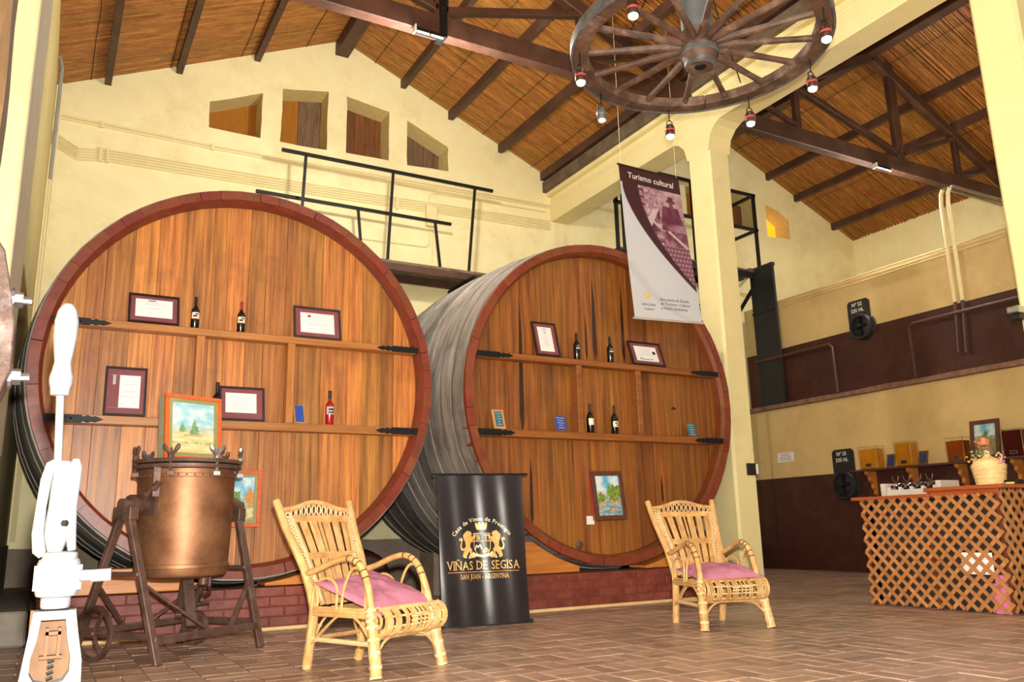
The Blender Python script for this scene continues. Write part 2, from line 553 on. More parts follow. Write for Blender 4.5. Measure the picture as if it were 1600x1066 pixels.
def put_text(mb, txt, org, ux, uy, size, align='C', mi=0, bold=0.0, sx=1.0):
    vs, fs, wd = text_geo(txt, size, bold)
    org, ux, uy = Vector(org), Vector(ux), Vector(uy)
    dx = {'C': -wd / 2, 'L': 0, 'R': -wd}[align]
    mb.add([org + ux * ((v[0] + dx) * sx) + uy * v[1] for v in vs], fs, mi)
    return wd

# ================================================================== SETTING
YW = 13.4
XL = -0.36

# ---- floor: grout slab and basket-weave bricks
fm = MB()
fm.span((-2.5, -3, -0.12), (18, 13.6, -0.012))
floor = fm.build('floor', M['grout'], kind='structure')
A = 0.31
X0, Y0 = 0.72, 7.37


def tile_mesh(name, sx, sy):
    b = MB()
    b.v = []
    t, e = 0.02, 0.004
    hx, hy = sx / 2 - 0.004, sy / 2 - 0.004
    vs = [(-hx, -hy, -t), (hx, -hy, -t), (hx, hy, -t), (-hx, hy, -t),
          (-hx, -hy, -e), (hx, -hy, -e), (hx, hy, -e), (-hx, hy, -e),
          (-hx + e, -hy + e, 0), (hx - e, -hy + e, 0), (hx - e, hy - e, 0), (-hx + e, hy - e, 0)]
    fs = [(8, 9, 10, 11)]
    for i in range(4):
        j = (i + 1) % 4
        fs += [(i, j, 4 + j, 4 + i), (4 + i, 4 + j, 8 + j, 8 + i)]
    return vs, fs


TV = {0: tile_mesh('tx', A, A / 2), 1: tile_mesh('ty', A / 2, A)}
cmi = cam.matrix_world.inverted()


def in_view(p, margin=60):
    q = cmi @ Vector(p)
    if q.z > -0.1:
        return None
    px = 800 + 1292.8 * q.x / -q.z
    py = 533 - 1292.8 * q.y / -q.z
    if -margin < px < 1600 + margin and -margin < py < 1066 + margin:
        return -q.z
    return None


tiles = []
for i in range(-8, 42):
    for j in range(-20, 20):
        cx, cy = X0 + (i + 0.5) * A, Y0 + (j + 0.5) * A
        if cx > 13.3 or cy > 13.35 or cy < 1.2 or cx < -1.6:
            continue
        k = (i + j) % 2
        for s in (-1, 1):
            if k:
                tiles.append((cx + s * A / 4, cy, 1))
            else:
                tiles.append((cx, cy + s * A / 4, 0))
BLK = [((-0.5, 8.5), (9, 13.5))]


def hidden(x, y):
    return (y > 8.5 and x < 2.7) or (y > 8.2 and 4.3 < x < 8.2)


seen = []
for t in tiles:
    dpt = in_view((t[0], t[1], 0), 10)
    if dpt is not None and not hidden(t[0], t[1]):
        seen.append((dpt, t))
seen.sort()
near = set(t for _, t in seen[:300])
tmesh = {}
for k in (0, 1):
    me = bpy.data.meshes.new('floor_tile')
    me.from_pydata(TV[k][0], [], TV[k][1])
    me.materials.append(M['tile'])
    tmesh[k] = me
far = MB()
for t in tiles:
    dz = random.uniform(-0.0025, 0.0015)
    if t in near:
        o = bpy.data.objects.new('floor_tile', tmesh[t[2]])
        o.location = (t[0], t[1], dz)
        o.rotation_euler = (random.uniform(-0.006, 0.006), random.uniform(-0.006, 0.006), random.uniform(-0.008, 0.008))
        o.parent = floor
        COL.objects.link(o)
    else:
        vs, fs = TV[t[2]]
        far.add([(v[0] + t[0], v[1] + t[1], v[2] + dz) for v in vs], fs)
far.build('floor_tile', M['tile_far'], floor, kind='stuff')

# ---- back wall with two gables and window holes
def zl(x):   # roof underside of the left bay
    return 9.80 - (4.1 - x) * 0.462 if x < 4.1 else 9.80 - (x - 4.1) * 0.424


def zr(x):   # roof underside of the right bay
    return 9.98 - (13.2 - x) * 0.444 if x < 13.2 else 9.98 - (x - 13.2) * 0.430


XV, XR, XE = 8.75, 13.2, 17.8
WIN = [
    [(1.87, 7.53), (2.72, 7.54), (2.72, 8.38), (1.87, 8.0)],
    [(3.05, 7.53), (3.87, 7.56), (3.88, 8.70), (3.07, 8.55)],
    [(4.22, 7.58), (5.04, 7.60), (5.04, 8.58), (4.22, 8.70)],
    [(5.40, 7.59), (6.25, 7.63), (6.25, 8.12), (5.40, 8.50)],
    [(12.20, 7.72), (12.95, 7.72), (12.95, 8.60), (12.20, 8.45)],
    [(13.55, 7.72), (14.35, 7.72), (14.35, 8.50), (13.55, 8.62)],
    [(14.70, 7.64), (15.48, 7.69), (15.48, 8.17), (15.08, 8.38), (14.71, 8.46)],
]
outer = [(XL - 0.3, -0.1), (18.2, -0.1), (18.2, zr(17.8)), (13.2, zr(13.2) + 0.05), (8.8, zr(8.8) + 0.1), (8.7, zl(8.7) + 0.1),
         (4.1, zl(4.1) + 0.05), (XL - 0.3, zl(XL))]


def wob(x, z, a=0.012):
    return noise.noise((x * 3, z * 3, 1)) * a


wins = []
for p in WIN:
    q = []
    for i in range(len(p)):
        a, b = p[i], p[(i + 1) % len(p)]
        for k in range(5):
            t = k / 5
            x, z = a[0] + (b[0] - a[0]) * t, a[1] + (b[1] - a[1]) * t
            q.append((x + wob(x, z, 0.016), z + wob(z, x, 0.016)))
    wins.append(q)
loops = [[Vector((x, z, 0)) for x, z in outer]] + [[Vector((x, z, 0)) for x, z in q] for q in wins]
tris = tessellate_polygon(loops)
flat = [v for l in loops for v in l]
wb = MB()
wb.add([(v.x, YW, v.y) for v in flat], tris)
wall_back = wb.build('wall_back', M['wall_yellow'], kind='structure')
rv = MB()
for q in wins:
    n = len(q)
    rv.add([(x, YW, z) for x, z in q] + [(x, YW + 0.45, z) for x, z in q],
           [(i, (i + 1) % n, n + (i + 1) % n, n + i) for i in range(n)])
rv.build('window_reveal', M['reveal'], wall_back)
WF = [('orange_pane', None), ('orange_pane', 'grey'), ('brown_board', None), ('grey_board', None), ('orange_pane', None),
      ('brown_board', None), ('amber_pane', None)]
for i, (p, (mk, ex)) in enumerate(zip(WIN, WF)):
    x0, x1 = min(a[0] for a in p) - 0.1, max(a[0] for a in p) + 0.1
    z0, z1 = min(a[1] for a in p) - 0.1, max(a[1] for a in p) + 0.1
    o = bpy.data.objects.new('window_%d' % (i + 1), None)
    COL.objects.link(o)
    o.location = ((x0 + x1) / 2, YW + 0.45, z0)
    OFF[o.name] = o.location.copy()
    o['kind'] = 'structure'
    fr = MB()
    for a, b in (((x0, z0), (x1, z0)), ((x1, z0), (x1, z1)), ((x1, z1), (x0, z1)), ((x0, z1), (x0, z0))):
        fr.beam((a[0], YW + 0.47, a[1]), (b[0], YW + 0.47, b[1]), 0.12, 0.05)
    fr.build('window_frame', M['beam'], o)
    bk = MB()  # dark board added behind to stop light showing through the gaps
    bk.span((x0, YW + .52, z0), (x1, YW + .56, z1))
    bk.build('light_stop_board', M['beam'], o)
    nb = 5 if 'board' in mk else 2 if ex else 1
    for k in range(nb):
        a, b = x0 + (x1 - x0) * k / nb, x0 + (x1 - x0) * (k + 1) / nb
        bb = MB()
        bb.span((a + 0.004, YW + 0.48, z0), (b - 0.004, YW + 0.505 + 0.004 * (k % 2), z1))
        mm = M[mk]
        if ex == 'grey' and k == 1:
            mm = M['grey_board']
        bb.build('shutter_board', mm, o)

# plaster patch band below the right gable windows and the stone dado along the foot of the back wall
d = MB()
n = 60
top = []
for i in range(n + 1):
    x = XL + (XR - XL) * i / n
    top.append((x, 0.80 + 0.05 * noise.noise((x * 2.1, 0, 3))))
d.prism([(XL, 0)] + [(XR, 0)] + top[::-1], (0, YW - 0.06, 0), (1, 0, 0), (0, 0, 1), (0, 0.06, 0))
d.build('baseboard_back', M['dado'], kind='structure')

# ---- left wall with its pilaster
b = MB()
b.span((XL - 0.55, 8.3, -0.1), (XL, 13.5, 7.75))
b.span((XL - 0.90, -3, -0.1), (XL - 0.5, 8.3, 7.75))
b.build('wall_left', M['wall'], kind='structure')
b = MB()
b.span((XL - 0.3, 8.4, 0), (XL + 0.02, 13.38, 0.85))
b.build('baseboard_left', M['dado'], kind='structure')
p = thing('wall_pilaster', (XL, 8.4, 0), 'cream plaster pilaster on the left wall behind the wooden press post', 'pilaster')
b = MB()
b.span((-0.90, 6.55, 0), (-0.345, 8.38, 7.7))
b.build('shaft', M['pillar'], p, bevel=0.02)
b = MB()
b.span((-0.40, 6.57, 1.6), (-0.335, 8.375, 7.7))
M['grey_side'] = mat('grey_side_tone', (158, 148, 126), (174, 164, 142), 0.8, scale=3, bump=0.1)  # greyer tone for the slab along the side of the shaft
b.build('grey_side', M['grey_side'], p, label='grey side face')
b = MB()
b.span((-0.905, 6.54, 0), (-0.338, 8.385, 1.6))
b.build('grey_foot', M['concrete'], p, bevel=0.02)
b = MB()
b.span((XL + .02, 8.75, 0), (-.02, 13.3, .30))
tag(b.build('concrete_step', M['concrete'], None, loc=(-.2, 11, 0), bevel=.02), 'low grey concrete step between the left wall and the left cask', 'step')

# ---- right wall: the upper wall beyond the tanks
b = MB()
b.span((XE, -1, -0.1), (XE + 0.4, 13.5, zr(17.8) + 0.1))
b.build('wall_right', M['wall_yellow'], kind='structure')

# ---- roofs
def slope(xa, za, xb, zb, y0, y1, name_parent, seed):
    rnd = random.Random(seed)
    b = MB()
    dx, dz = xb - xa, zb - za
    nx, nz = -dz, dx
    if nz < 0:
        nx, nz = -nx, -nz
    l = math.hypot(nx, nz)
    nx, nz = nx / l, nz / l
    b.prism([(xa + nx * .05, za + nz * .05), (xb + nx * .05, zb + nz * .05), (xb + nx * .12, zb + nz * .12), (xa + nx * .12, za + nz * .12)],
            (0, y0, 0), (1, 0, 0), (0, 0, 1), (0, y1 - y0, 0))
    b.build('roof_board', M['roof'], name_parent)
    c = MB()
    y = y0
    while y < y1:
        r = rnd.uniform(0.009, 0.014)
        yy = y + r
        off = rnd.uniform(0.0, 0.02)
        pts = []
        segs = 4
        ja, jb = rnd.uniform(-.02, .02), rnd.uniform(-.02, .02)
        for k in range(segs + 1):
            t = k / segs
            px, pz = xa + dx * t, za + dz * t
            pts.append((px + nx * off, yy + ja * (1 - t) + jb * t + rnd.uniform(-.006, .006), pz + nz * off))
        vs, fs = [], []
        for q in pts:
            vs += [(q[0] + nx * .02, q[1] - r, q[2] + nz * .02), (q[0] - nx * r * .8, q[1] - r * .55, q[2] - nz * r * .8),
                   (q[0] - nx * r * .8, q[1] + r * .55, q[2] - nz * r * .8), (q[0] + nx * .02, q[1] + r, q[2] + nz * .02)]
        for k in range(segs):
            for j in range(3):
                fs.append((k * 4 + j, k * 4 + j + 1, k * 4 + j + 5, k * 4 + j + 4))
        c.add(vs, fs)
        y += 2 * r + rnd.uniform(-0.002, 0.004)
    c.build('cane_mat', M['cane'], name_parent, kind='stuff')
    # binding wires across the canes
    wv = MB()
    for t in (0.14, 0.38, 0.62, 0.86):
        px, pz = xa + dx * t - nx * .014, za + dz * t - nz * .014
        pts = [(px + rnd.uniform(-.015, .015), y0 + (y1 - y0) * k / 24, pz) for k in range(25)]
        wv.tube(pts, 0.006, 4)
    wv.build('binding_wire', M['iron'], name_parent)


RY0, RY1 = -2.0, 13.42


def ceil_root(name, loc):
    o = bpy.data.objects.new(name, None)
    COL.objects.link(o)
    o.location = loc
    OFF[o.name] = Vector(loc)
    o['kind'] = 'structure'
    return o


cl = ceil_root('ceiling', (4.1, 6, 9.8))
slope(XL - 0.2, zl(XL - 0.2), 4.1, 9.80, RY0, RY1, cl, 1)
slope(4.1, 9.80, XV + 0.02, zl(XV + 0.02), RY0, RY1, cl, 2)
cr = ceil_root('ceiling', (13.2, 6, 9.98))
slope(XV - 0.02, zr(XV - 0.02), 13.2, 9.98, RY0, RY1, cr, 3)
slope(13.2, 9.98, XE + 0.1, zr(XE + 0.1), RY0, RY1, cr, 4)
for par, zf, xs in ((cl, zl, (0.33, 1.36, 2.60, 5.31, 6.30, 7.39, 8.36)), (cr, zr, (9.6, 10.8, 12.0, 14.86, 15.78, 17.05))):
    for x in xs:
        b = MB()
        z = zf(x)
        b.beam((x, RY0, z - 0.07), (x, YW - 0.005, z - 0.07), 0.10, 0.17)
        b.build('purlin', M['beam'], par)
for par, x, z in ((cl, 4.1, 9.62), (cr, 13.2, 9.80)):
    b = MB()
    b.span((x - 0.12, RY0, z - 0.15), (x + 0.12, YW - 0.005, z + 0.1))
    b.build('ridge_beam', M['beam'], par)

# ---- pillars, haunches and the long beam between the bays
def pillar(y, label):
    p = thing('pillar', (8.75, y, 0), label, 'pillar')
    b = MB()
    b.span((8.55, y - 0.24, 0), (8.98, y + 0.24, 6.95))
    b.build('shaft', M['pillar'], p, bevel=0.035)
    b = MB()
    pts = [(-0.42, 7.0), (-0.36, 6.86), (-0.24, 6.62), (0.24, 6.62), (0.36, 6.86), (0.42, 7.0)]
    pts = [(-0.58, 7.0), (-0.42, 6.93), (-0.30, 6.80), (-0.243, 6.58), (0.243, 6.58), (0.30, 6.80), (0.42, 6.93), (0.58, 7.0)]
    b.prism(pts, (8.545, y, 0), (0, 1, 0), (0, 0, 1), (0.44, 0, 0))
    b.build('haunch', M['pillar'], p)
    return p


pillar(9.05, 'cream pillar standing between the right-hand cask and the tank wall')
pillar(4.36, 'cream pillar cut by the right edge of the frame above the bar')
bm_ = thing('long_beam', (8.75, 13.0, 6.95), 'long cream concrete beam running from the back wall over both pillars', 'beam')
b = MB()
b.span((8.52, -2, 6.98), (8.98, YW, 7.50))
b.build('beam_body', M['pillar'], bm_, bevel=0.02)
b = MB()
b.span((8.44, -2, 7.50), (9.06, YW, 7.58))
b.build('beam_lip', M['pillar'], bm_)
b = MB()
b.span((8.36, -2, 7.58), (8.62, YW, 7.80))
b.build('wall_plate', M['oldwood'], bm_)
b = MB()
b.span((8.84, -2, 7.58), (9.1, YW, 7.84))
b.build('wall_plate', M['beam'], bm_)
b = MB()
for k, zz in ((8.53, 7.30), (8.53, 7.36)):
    b.tube([(k - 0.012, y, zz + 0.006 * math.sin(y * 2)) for y in [i * 0.5 - 1 for i in range(29)]], 0.011, 5)
b.build('cable', M['pipe'], bm_)

# ---- trusses
def truss(x0, x1, y, zb, apex_x, apex_z, label, kx, strap=True):
    t = thing('roof_truss', ((x0 + x1) / 2, y, zb), label, 'truss')

    def part(nm, *bs):
        b = MB()
        for a, c, wd, ht in bs:
            b.beam(a, c, wd, ht)
        b.build(nm, M['beam'], t, bevel=0.012)
    part('tie_beam', ((x0, y, zb + .15), (x1, y, zb + .15), 0.17, 0.30))
    za = zb + 0.15
    part('top_chord', ((x0 + .1, y, za + .1), (apex_x, y, apex_z), 0.14, 0.2))
    part('top_chord', ((x1 - .1, y, za + .1), (apex_x, y, apex_z), 0.14, 0.2))

    def ztop(x):
        f = (x - x0) / (apex_x - x0) if x < apex_x else (x1 - x) / (x1 - apex_x)
        return za + 0.1 + (apex_z - za - 0.1) * f
    part('king_post', ((apex_x + kx, y, zb + .15), (apex_x + kx, y, apex_z), 0.2, 0.12))
    q = ((x0 + apex_x) / 2 - .1, (x1 + apex_x) / 2 + .1)
    for x in q:
        part('queen_post', ((x, y, zb + .25), (x, y, ztop(x)), 0.13, 0.10))
        part('brace', ((x, y, ztop(x) - .1), (apex_x + kx + (0.05 if x > apex_x else -0.05), y, zb + .42), 0.12, 0.10))
    part('brace', (((x0 + q[0]) / 2, y, ztop((x0 + q[0]) / 2) - .08), (q[0] - .05, y, zb + .38), 0.09, 0.08))
    part('brace', (((x1 + q[1]) / 2, y, ztop((x1 + q[1]) / 2) - .08), (q[1] + .05, y, zb + .38), 0.09, 0.08))
    if not strap:
        return t
    b = MB()
    b.span((apex_x + kx - .05, y - .11, zb - .02), (apex_x + kx + .05, y - .075, zb + .7))
    b.span((apex_x + kx - .05, y - .11, zb - .03), (apex_x + kx + .05, y + .11, zb - .005))
    for zz in (zb + .15, zb + .4, zb + .6):
        b.ball((apex_x + kx, y - .115, zz), 0.018, 5)
    b.build('iron_strap', M['iron'], t)
    return t


truss(XL, 8.52, 9.05, 7.34, 4.1, 9.52, 'dark timber roof truss across the left bay above the two casks', 0.02)
truss(8.98, XE, 9.15, 7.34, 13.3, 9.70, 'dark timber roof truss across the right bay above the tanks', 0.5, False)
truss(XL, 8.52, 4.55, 7.34, 4.1, 9.52, 'timber roof truss carrying the wagon wheel chandelier', 0.02)


def tube_light(x, y, z, label):
    t = thing('tube_light', (x, y, z), label, 'lamp', None)
    b = MB()
    b.span((x - .2, y - .05, z), (x + .2, y + .03, z + .055))
    b.build('housing', M['iron'], t)
    for k in (-1, 1):
        b = MB()
        b.tube([(x + k * .1 - .085, y - .055, z - .012), (x + k * .1 + .085, y - .055, z - .012)], 0.013, 6)
        b.build('tube', M['tube'], t)
    b = MB()
    b.span((x - .215, y - .07, z - .02), (x - .2, y + .03, z + .08))
    b.build('end_cap', M['white'], t)


tube_light(3.91, 8.97, 7.27, 'small black tube light under the tie beam of the left truss')
tube_light(13.1, 9.07, 7.27, 'small tube light under the tie beam of the right truss')

# ---- tanks along the right wall: two tiers
tk = thing('wine_tank_block', (15.4, 6, 0), 'tan and maroon two tier concrete wine tank wall behind the bar', 'tank')
b = MB()
b.span((13.2, -1, 0), (XE - .01, 12.98, 3.22))
b.build('lower_tank', M['tank'], tk)
b = MB()
b.span((13.26, -1, 3.3), (XE - .01, 12.98, 5.5))
b.build('upper_tank', M['tank'], tk)
b = MB()
b.span((13.185, -1, 0), (13.2, 12.99, 1.80))
b.build('lower_maroon_band', M['maroon'], tk)
b = MB()
b.span((13.245, -1, 3.3), (13.26, 12.99, 4.46))
b.build('upper_maroon_band', M['maroon'], tk)
b = MB()
yy = [-1 + 14 * i / 40 for i in range(41)]
pts = []
vs, fs = [], []
for y in yy:
    e = 0.025 * noise.noise((y * 1.3, 2, 0))
    vs += [(13.09 + e, y, 3.22), (13.09 + e, y, 3.30 + e), (13.3, y, 3.32 + e), (13.3, y, 3.2)]
for i in range(40):
    for j in range(4):
        fs.append((i * 4 + j, i * 4 + (j + 1) % 4, i * 4 + 4 + (j + 1) % 4, i * 4 + 4 + j))
b.add(vs, fs)
b.build('ledge', M['ledge'], tk)
b = MB()
for zz, xx in ((5.47, 13.235), (5.41, 13.235), (5.35, 13.235)):
    b.tube([(xx, y, zz + 0.008 * math.sin(y * 3 + zz * 40)) for y in [i * .5 - 1 for i in range(28)]], 0.013, 5)
b.build('edge_conduit', M['tank'], tk)


def hatch(y, z0, z1, yc, zc, r, xs, lines, label):
    h = thing('tank_hatch', (xs, yc, zc - r), label, 'hatch')
    b = MB()
    wy = 0.24
    pts = [(-wy, z0), (wy, z0), (wy, z1 - .05), (wy - .05, z1), (-wy + .05, z1), (-wy, z1 - .05)]
    b.prism(pts, (xs, y, 0), (0, 1, 0), (0, 0, 1), (-0.03, 0, 0))
    b.build('number_plate', M['hatch'], h)
    t = MB()
    zt = z1 - .115
    for l in lines:
        put_text(t, l, (xs - .033, y + .02, zt), (0, -1, 0), (0, 0, 1), 0.095, 'C', 0, 0.02)
        zt -= .115
    t.build('lettering', M['ink_white'], h, label='white painted number')
    RX = Matrix(((0, 0, -1), (0, 1, 0), (1, 0, 0)))
    b = MB()
    b.lathe([(r * .78, 0), (r, 0), (r, .10), (r * .93, .13), (r * .80, .13), (r * .78, .02)], 28, (xs, yc, zc), RX)
    b.build('ring', M['hatch'], h, smooth=True)
    b = MB()
    b.lathe([(0.0001, .075), (r * .35, .075), (r * .55, .06), (r * .76, .05), (r * .76, .0), (0.0001, 0)], 24, (xs, yc, zc), RX)
    b.build('door_disc', M['hatch'], h, smooth=True)
    b = MB()
    b.beam((xs - .10, yc, zc - r * .72), (xs - .10, yc, zc + r * .72), 0.05, 0.05)
    b.beam((xs - .115, yc - r * .5, zc + .02), (xs - .115, yc + r * .5, zc - .02), 0.04, 0.04)
    b.ball((xs - .15, yc, zc), 0.045, 6)
    b.build('clamp_bar', M['iron'], h)
    b = MB()
    b.tube([(xs - .06 - .02 * math.sin(a), yc + r * 1.12 * math.cos(a), zc + r * 1.12 * math.sin(a)) for a in [PI * .85 + k * .12 for k in range(9)]],
           0.035, 6)
    b.build('lip_trough', M['hatch'], h, smooth=True)


hatch(10.02, 4.30, 5.01, 9.96, 4.47, 0.245, 13.245, ('Nº 22', '235 HL'), 'black round tank hatch with white Nº 22 plate on the upper tank')
hatch(10.70, 1.70, 2.24, 10.68, 1.57, 0.27, 13.185, ('Nº 25', '235 HL'), 'black round tank hatch with white Nº 25 plate on the lower tank')

c = thing('steel_door_panel', (13.15, 12.25, 3.3), 'tall black steel panel standing on the tank ledge beside the pillar', 'panel')
b = MB()
b.span((13.12, 11.93, 3.3), (13.18, 12.58, 6.30))
b.build('sheet', M['slab'], c)
b = MB()
b.span((13.10, 11.92, 5.30), (13.125, 12.59, 5.34))
b.build('cross_rib', M['slab'], c)
b = MB()
b.span((13.10, 11.91, 6.26), (13.19, 12.60, 6.33))
b.build('top_rail', M['slab'], c)


def pipe_obj(name, runs, r, m, label, cat, group=None, clamp=None):
    t = thing(name, runs[0][0], label, cat, group)
    for rn in runs:
        b = MB()
        b.tube(rn, r, 7)
        b.build('pipe', m, t, smooth=True)
    if clamp:
        for cpos in clamp:
            b = MB()
            b.box(cpos[0], cpos[1])
            b.build('clamp', m, t)
    return t


pipe_obj('tank_pipe', [[(13.1, 12.62, 4.27), (13.1, 10.68, 4.27), (13.1, 10.61, 4.2), (13.1, 10.60, 3.33)]], 0.028, M['pipe_dark'],
         'maroon pipe bent down beside the black steel panel on the upper tank', 'pipe')
pipe_obj('tank_pipe', [[(13.1, 8.94, 3.33), (13.1, 8.94, 4.2), (13.1, 8.87, 4.27), (13.1, 4.9, 4.27)]], 0.03, M['pipe_dark'],
         'long maroon pipe on the upper tank, running behind the right edge pillar', 'pipe')
t = pipe_obj('twin_riser_pipe', [[(13.13, 8.13, 3.6), (13.13, 8.06, 4.46)], [(13.13, 8.0, 3.58), (13.13, 7.93, 4.46)]], 0.032, M['pipe_dark'],
             'pair of cream riser pipes on the upper tank bending under the roof', 'pipe')
for dy in (0, -.125):
    b = MB()
    b.tube([(13.13, 8.06 + dy, 4.46), (13.11, 8.04 + dy, 6.2), (13.08, 8.0 + dy, 6.36), (13.07, 7.95 + dy, 6.43)], 0.036, 8)
    b.build('riser', M['pipe'], t, smooth=True, label='cream painted riser')
    b = MB()
    b.tube([(13.07, 7.95 + dy, 6.43), (13.10, 7.93 + dy, 6.455), (14.9, 7.93 + dy, 6.46)], 0.028, 7)
    b.build('chrome_run', M['steel'], t, smooth=True, label='shiny metal run under the truss')
b = MB()
b.span((13.1, 7.9, 5.42), (13.2, 8.12, 5.46))
b.build('bracket', M['pipe'], t)
t = thing('wall_lamp', (8.5, 4.6, 2.9), 'small chrome lamp with black arm on the pillar at the right edge', 'lamp')
b = MB()
b.span((8.4, 4.52, 2.92), (8.55, 4.64, 2.99))
b.build('chrome_head', M['steel'], t, bevel=0.01)
b = MB()
b.span((8.44, 4.54, 2.86), (8.6, 4.62, 2.915))
b.build('arm', M['iron'], t)

# paper notice on tank and switch box on pillar
n_ = thing('paper_notice', (13.18, 12.12, 2.12), 'white paper notice with lines of type on the lower tank', 'notice')
b = MB()
b.prism([(-.21, -.09), (.21, -.10), (.21, .09), (-.21, .09)], (13.196, 12.12, 2.215), (0, 1, 0), (0, 0, 1), (-.008, 0, 0))
b.build('sheet', M['white'], n_)
b = MB()
for k, (l, mm) in enumerate(((.15, 1), (.11, 0), (.15, 1), (.14, 0), (.16, 0))):
    b.span((13.184, 12.12 - l, 2.275 - k * .03), (13.187, 12.12 + l, 2.283 - k * .03), mm)
b.build('type_lines', [M['ink'], M['ink_red']], n_)
sw = thing('switch_box', (8.99, 8.83, 1.6), 'small dark switch on a white plate on the middle pillar', 'switch')
b = MB()
b.span((8.985, 8.86, 1.61), (8.99, 8.93, 1.72))
b.build('plate', M['white'], sw)
b = MB()
b.span((8.78, 8.775, 1.58), (8.93, 8.81, 1.75))
b.build('switch', M['frame'], sw)
b = MB()
b.span((8.90, 8.785, 1.6), (8.985, 8.81, 1.74))
b.build('cover', M['white'], sw)
gp = thing('meter_cover', (9.0, 9.2, 1.55), 'pale grey cover plate on the far side of the middle pillar', 'cover')
b = MB()
b.span((8.985, 9.05, 1.5), (9.12, 9.10, 1.82))
b.build('cover', M['white_wood'], gp, bevel=0.01)

# ---- conduits along the back wall
YC = YW - 0.025


def conduit(name, path, r, label, cat='conduit', n=1, dz=0.04, clamps=()):
    t = thing(name, path[0], label, cat)
    for k in range(n):
        b = MB()
        b.tube([(p[0], p[1], p[2] - k * dz) for p in path], r, 6)
        b.build('pipe', M['pipe'], t, smooth=True)
    for cx, cz in clamps:
        b = MB()
        b.span((cx - .02, YC - .025, cz - dz * (n - 1) - .03), (cx + .02, YC + .022, cz + .03))
        b.build('clamp', M['pipe'], t)
    return t


conduit('conduit_pair', [(-.33, YC - .1, 7.35), (-.30, YC, 7.24), (1.9, YC, 7.21), (8.5, YC, 7.32)], 0.016,
        'upper pair of cream conduits along the back wall under the small windows', n=2, dz=0.05, clamps=((1.95, 7.21), (.3, 7.235)))
conduit('conduit_bundle', [(-.33, YC - .1, 7.02), (-.30, YC, 6.92), (.02, YC, 6.74), (.4, YC, 6.80), (4.3, YC, 6.86), (8.5, YC, 6.98)], 0.014,
        'bundle of five cream conduits along the back wall above the casks', n=5, dz=0.045, clamps=((.32, 6.80), (.42, 6.80), (5.2, 6.875)))
jb = thing('junction_box', (5.86, YC, 6.42), 'cream junction box on the back wall behind the catwalk', 'box')
b = MB()
b.span((5.76, YC - .09, 6.42), (5.97, YW, 6.82))
b.build('box_cover', M['pipe'], jb, bevel=0.015)
b = MB()
b.tube([(5.84, YC, 6.82), (5.84, YC, 7.0), (5.87, YC, 7.08), (5.95, YC, 7.11), (8.4, YC, 7.16)], 0.013, 6)
b.tube([(5.9, YC, 6.42), (5.9, YC, 5.75)], 0.012, 6)
b.tube([(5.84, YC, 6.42), (5.84, YC, 6.1), (5.78, YC, 6.02), (4.2, YC, 5.98)], 0.012, 6)
b.build('conduit', M['pipe'], jb, smooth=True)
cp = thing('corner_conduit', (XL + .05, 13.25, 0), 'cream and grey conduits standing in the left corner of the back wall', 'conduit')
for dx, dy in ((.0, 0), (.05, -.05), (.0, -.12)):
    b = MB()
    b.tube([(XL + .045 + dx * .6, 13.3 + dy, 0.9), (XL + .045 + dx * .6, 13.3 + dy, 7.7)], 0.02, 6)
    b.build('pipe', M['pipe'], cp, smooth=True)
b = MB()
b.tube([(XL + .03, 12.3, 7.6), (XL + .06, 12.6, 7.6), (XL + .06, 12.65, 7.55), (XL + .06, 12.65, 5.9)], 0.025, 6)
b.build('grey_pipe', M['pipe_grey'], cp, smooth=True, label='grey metal elbow pipe')

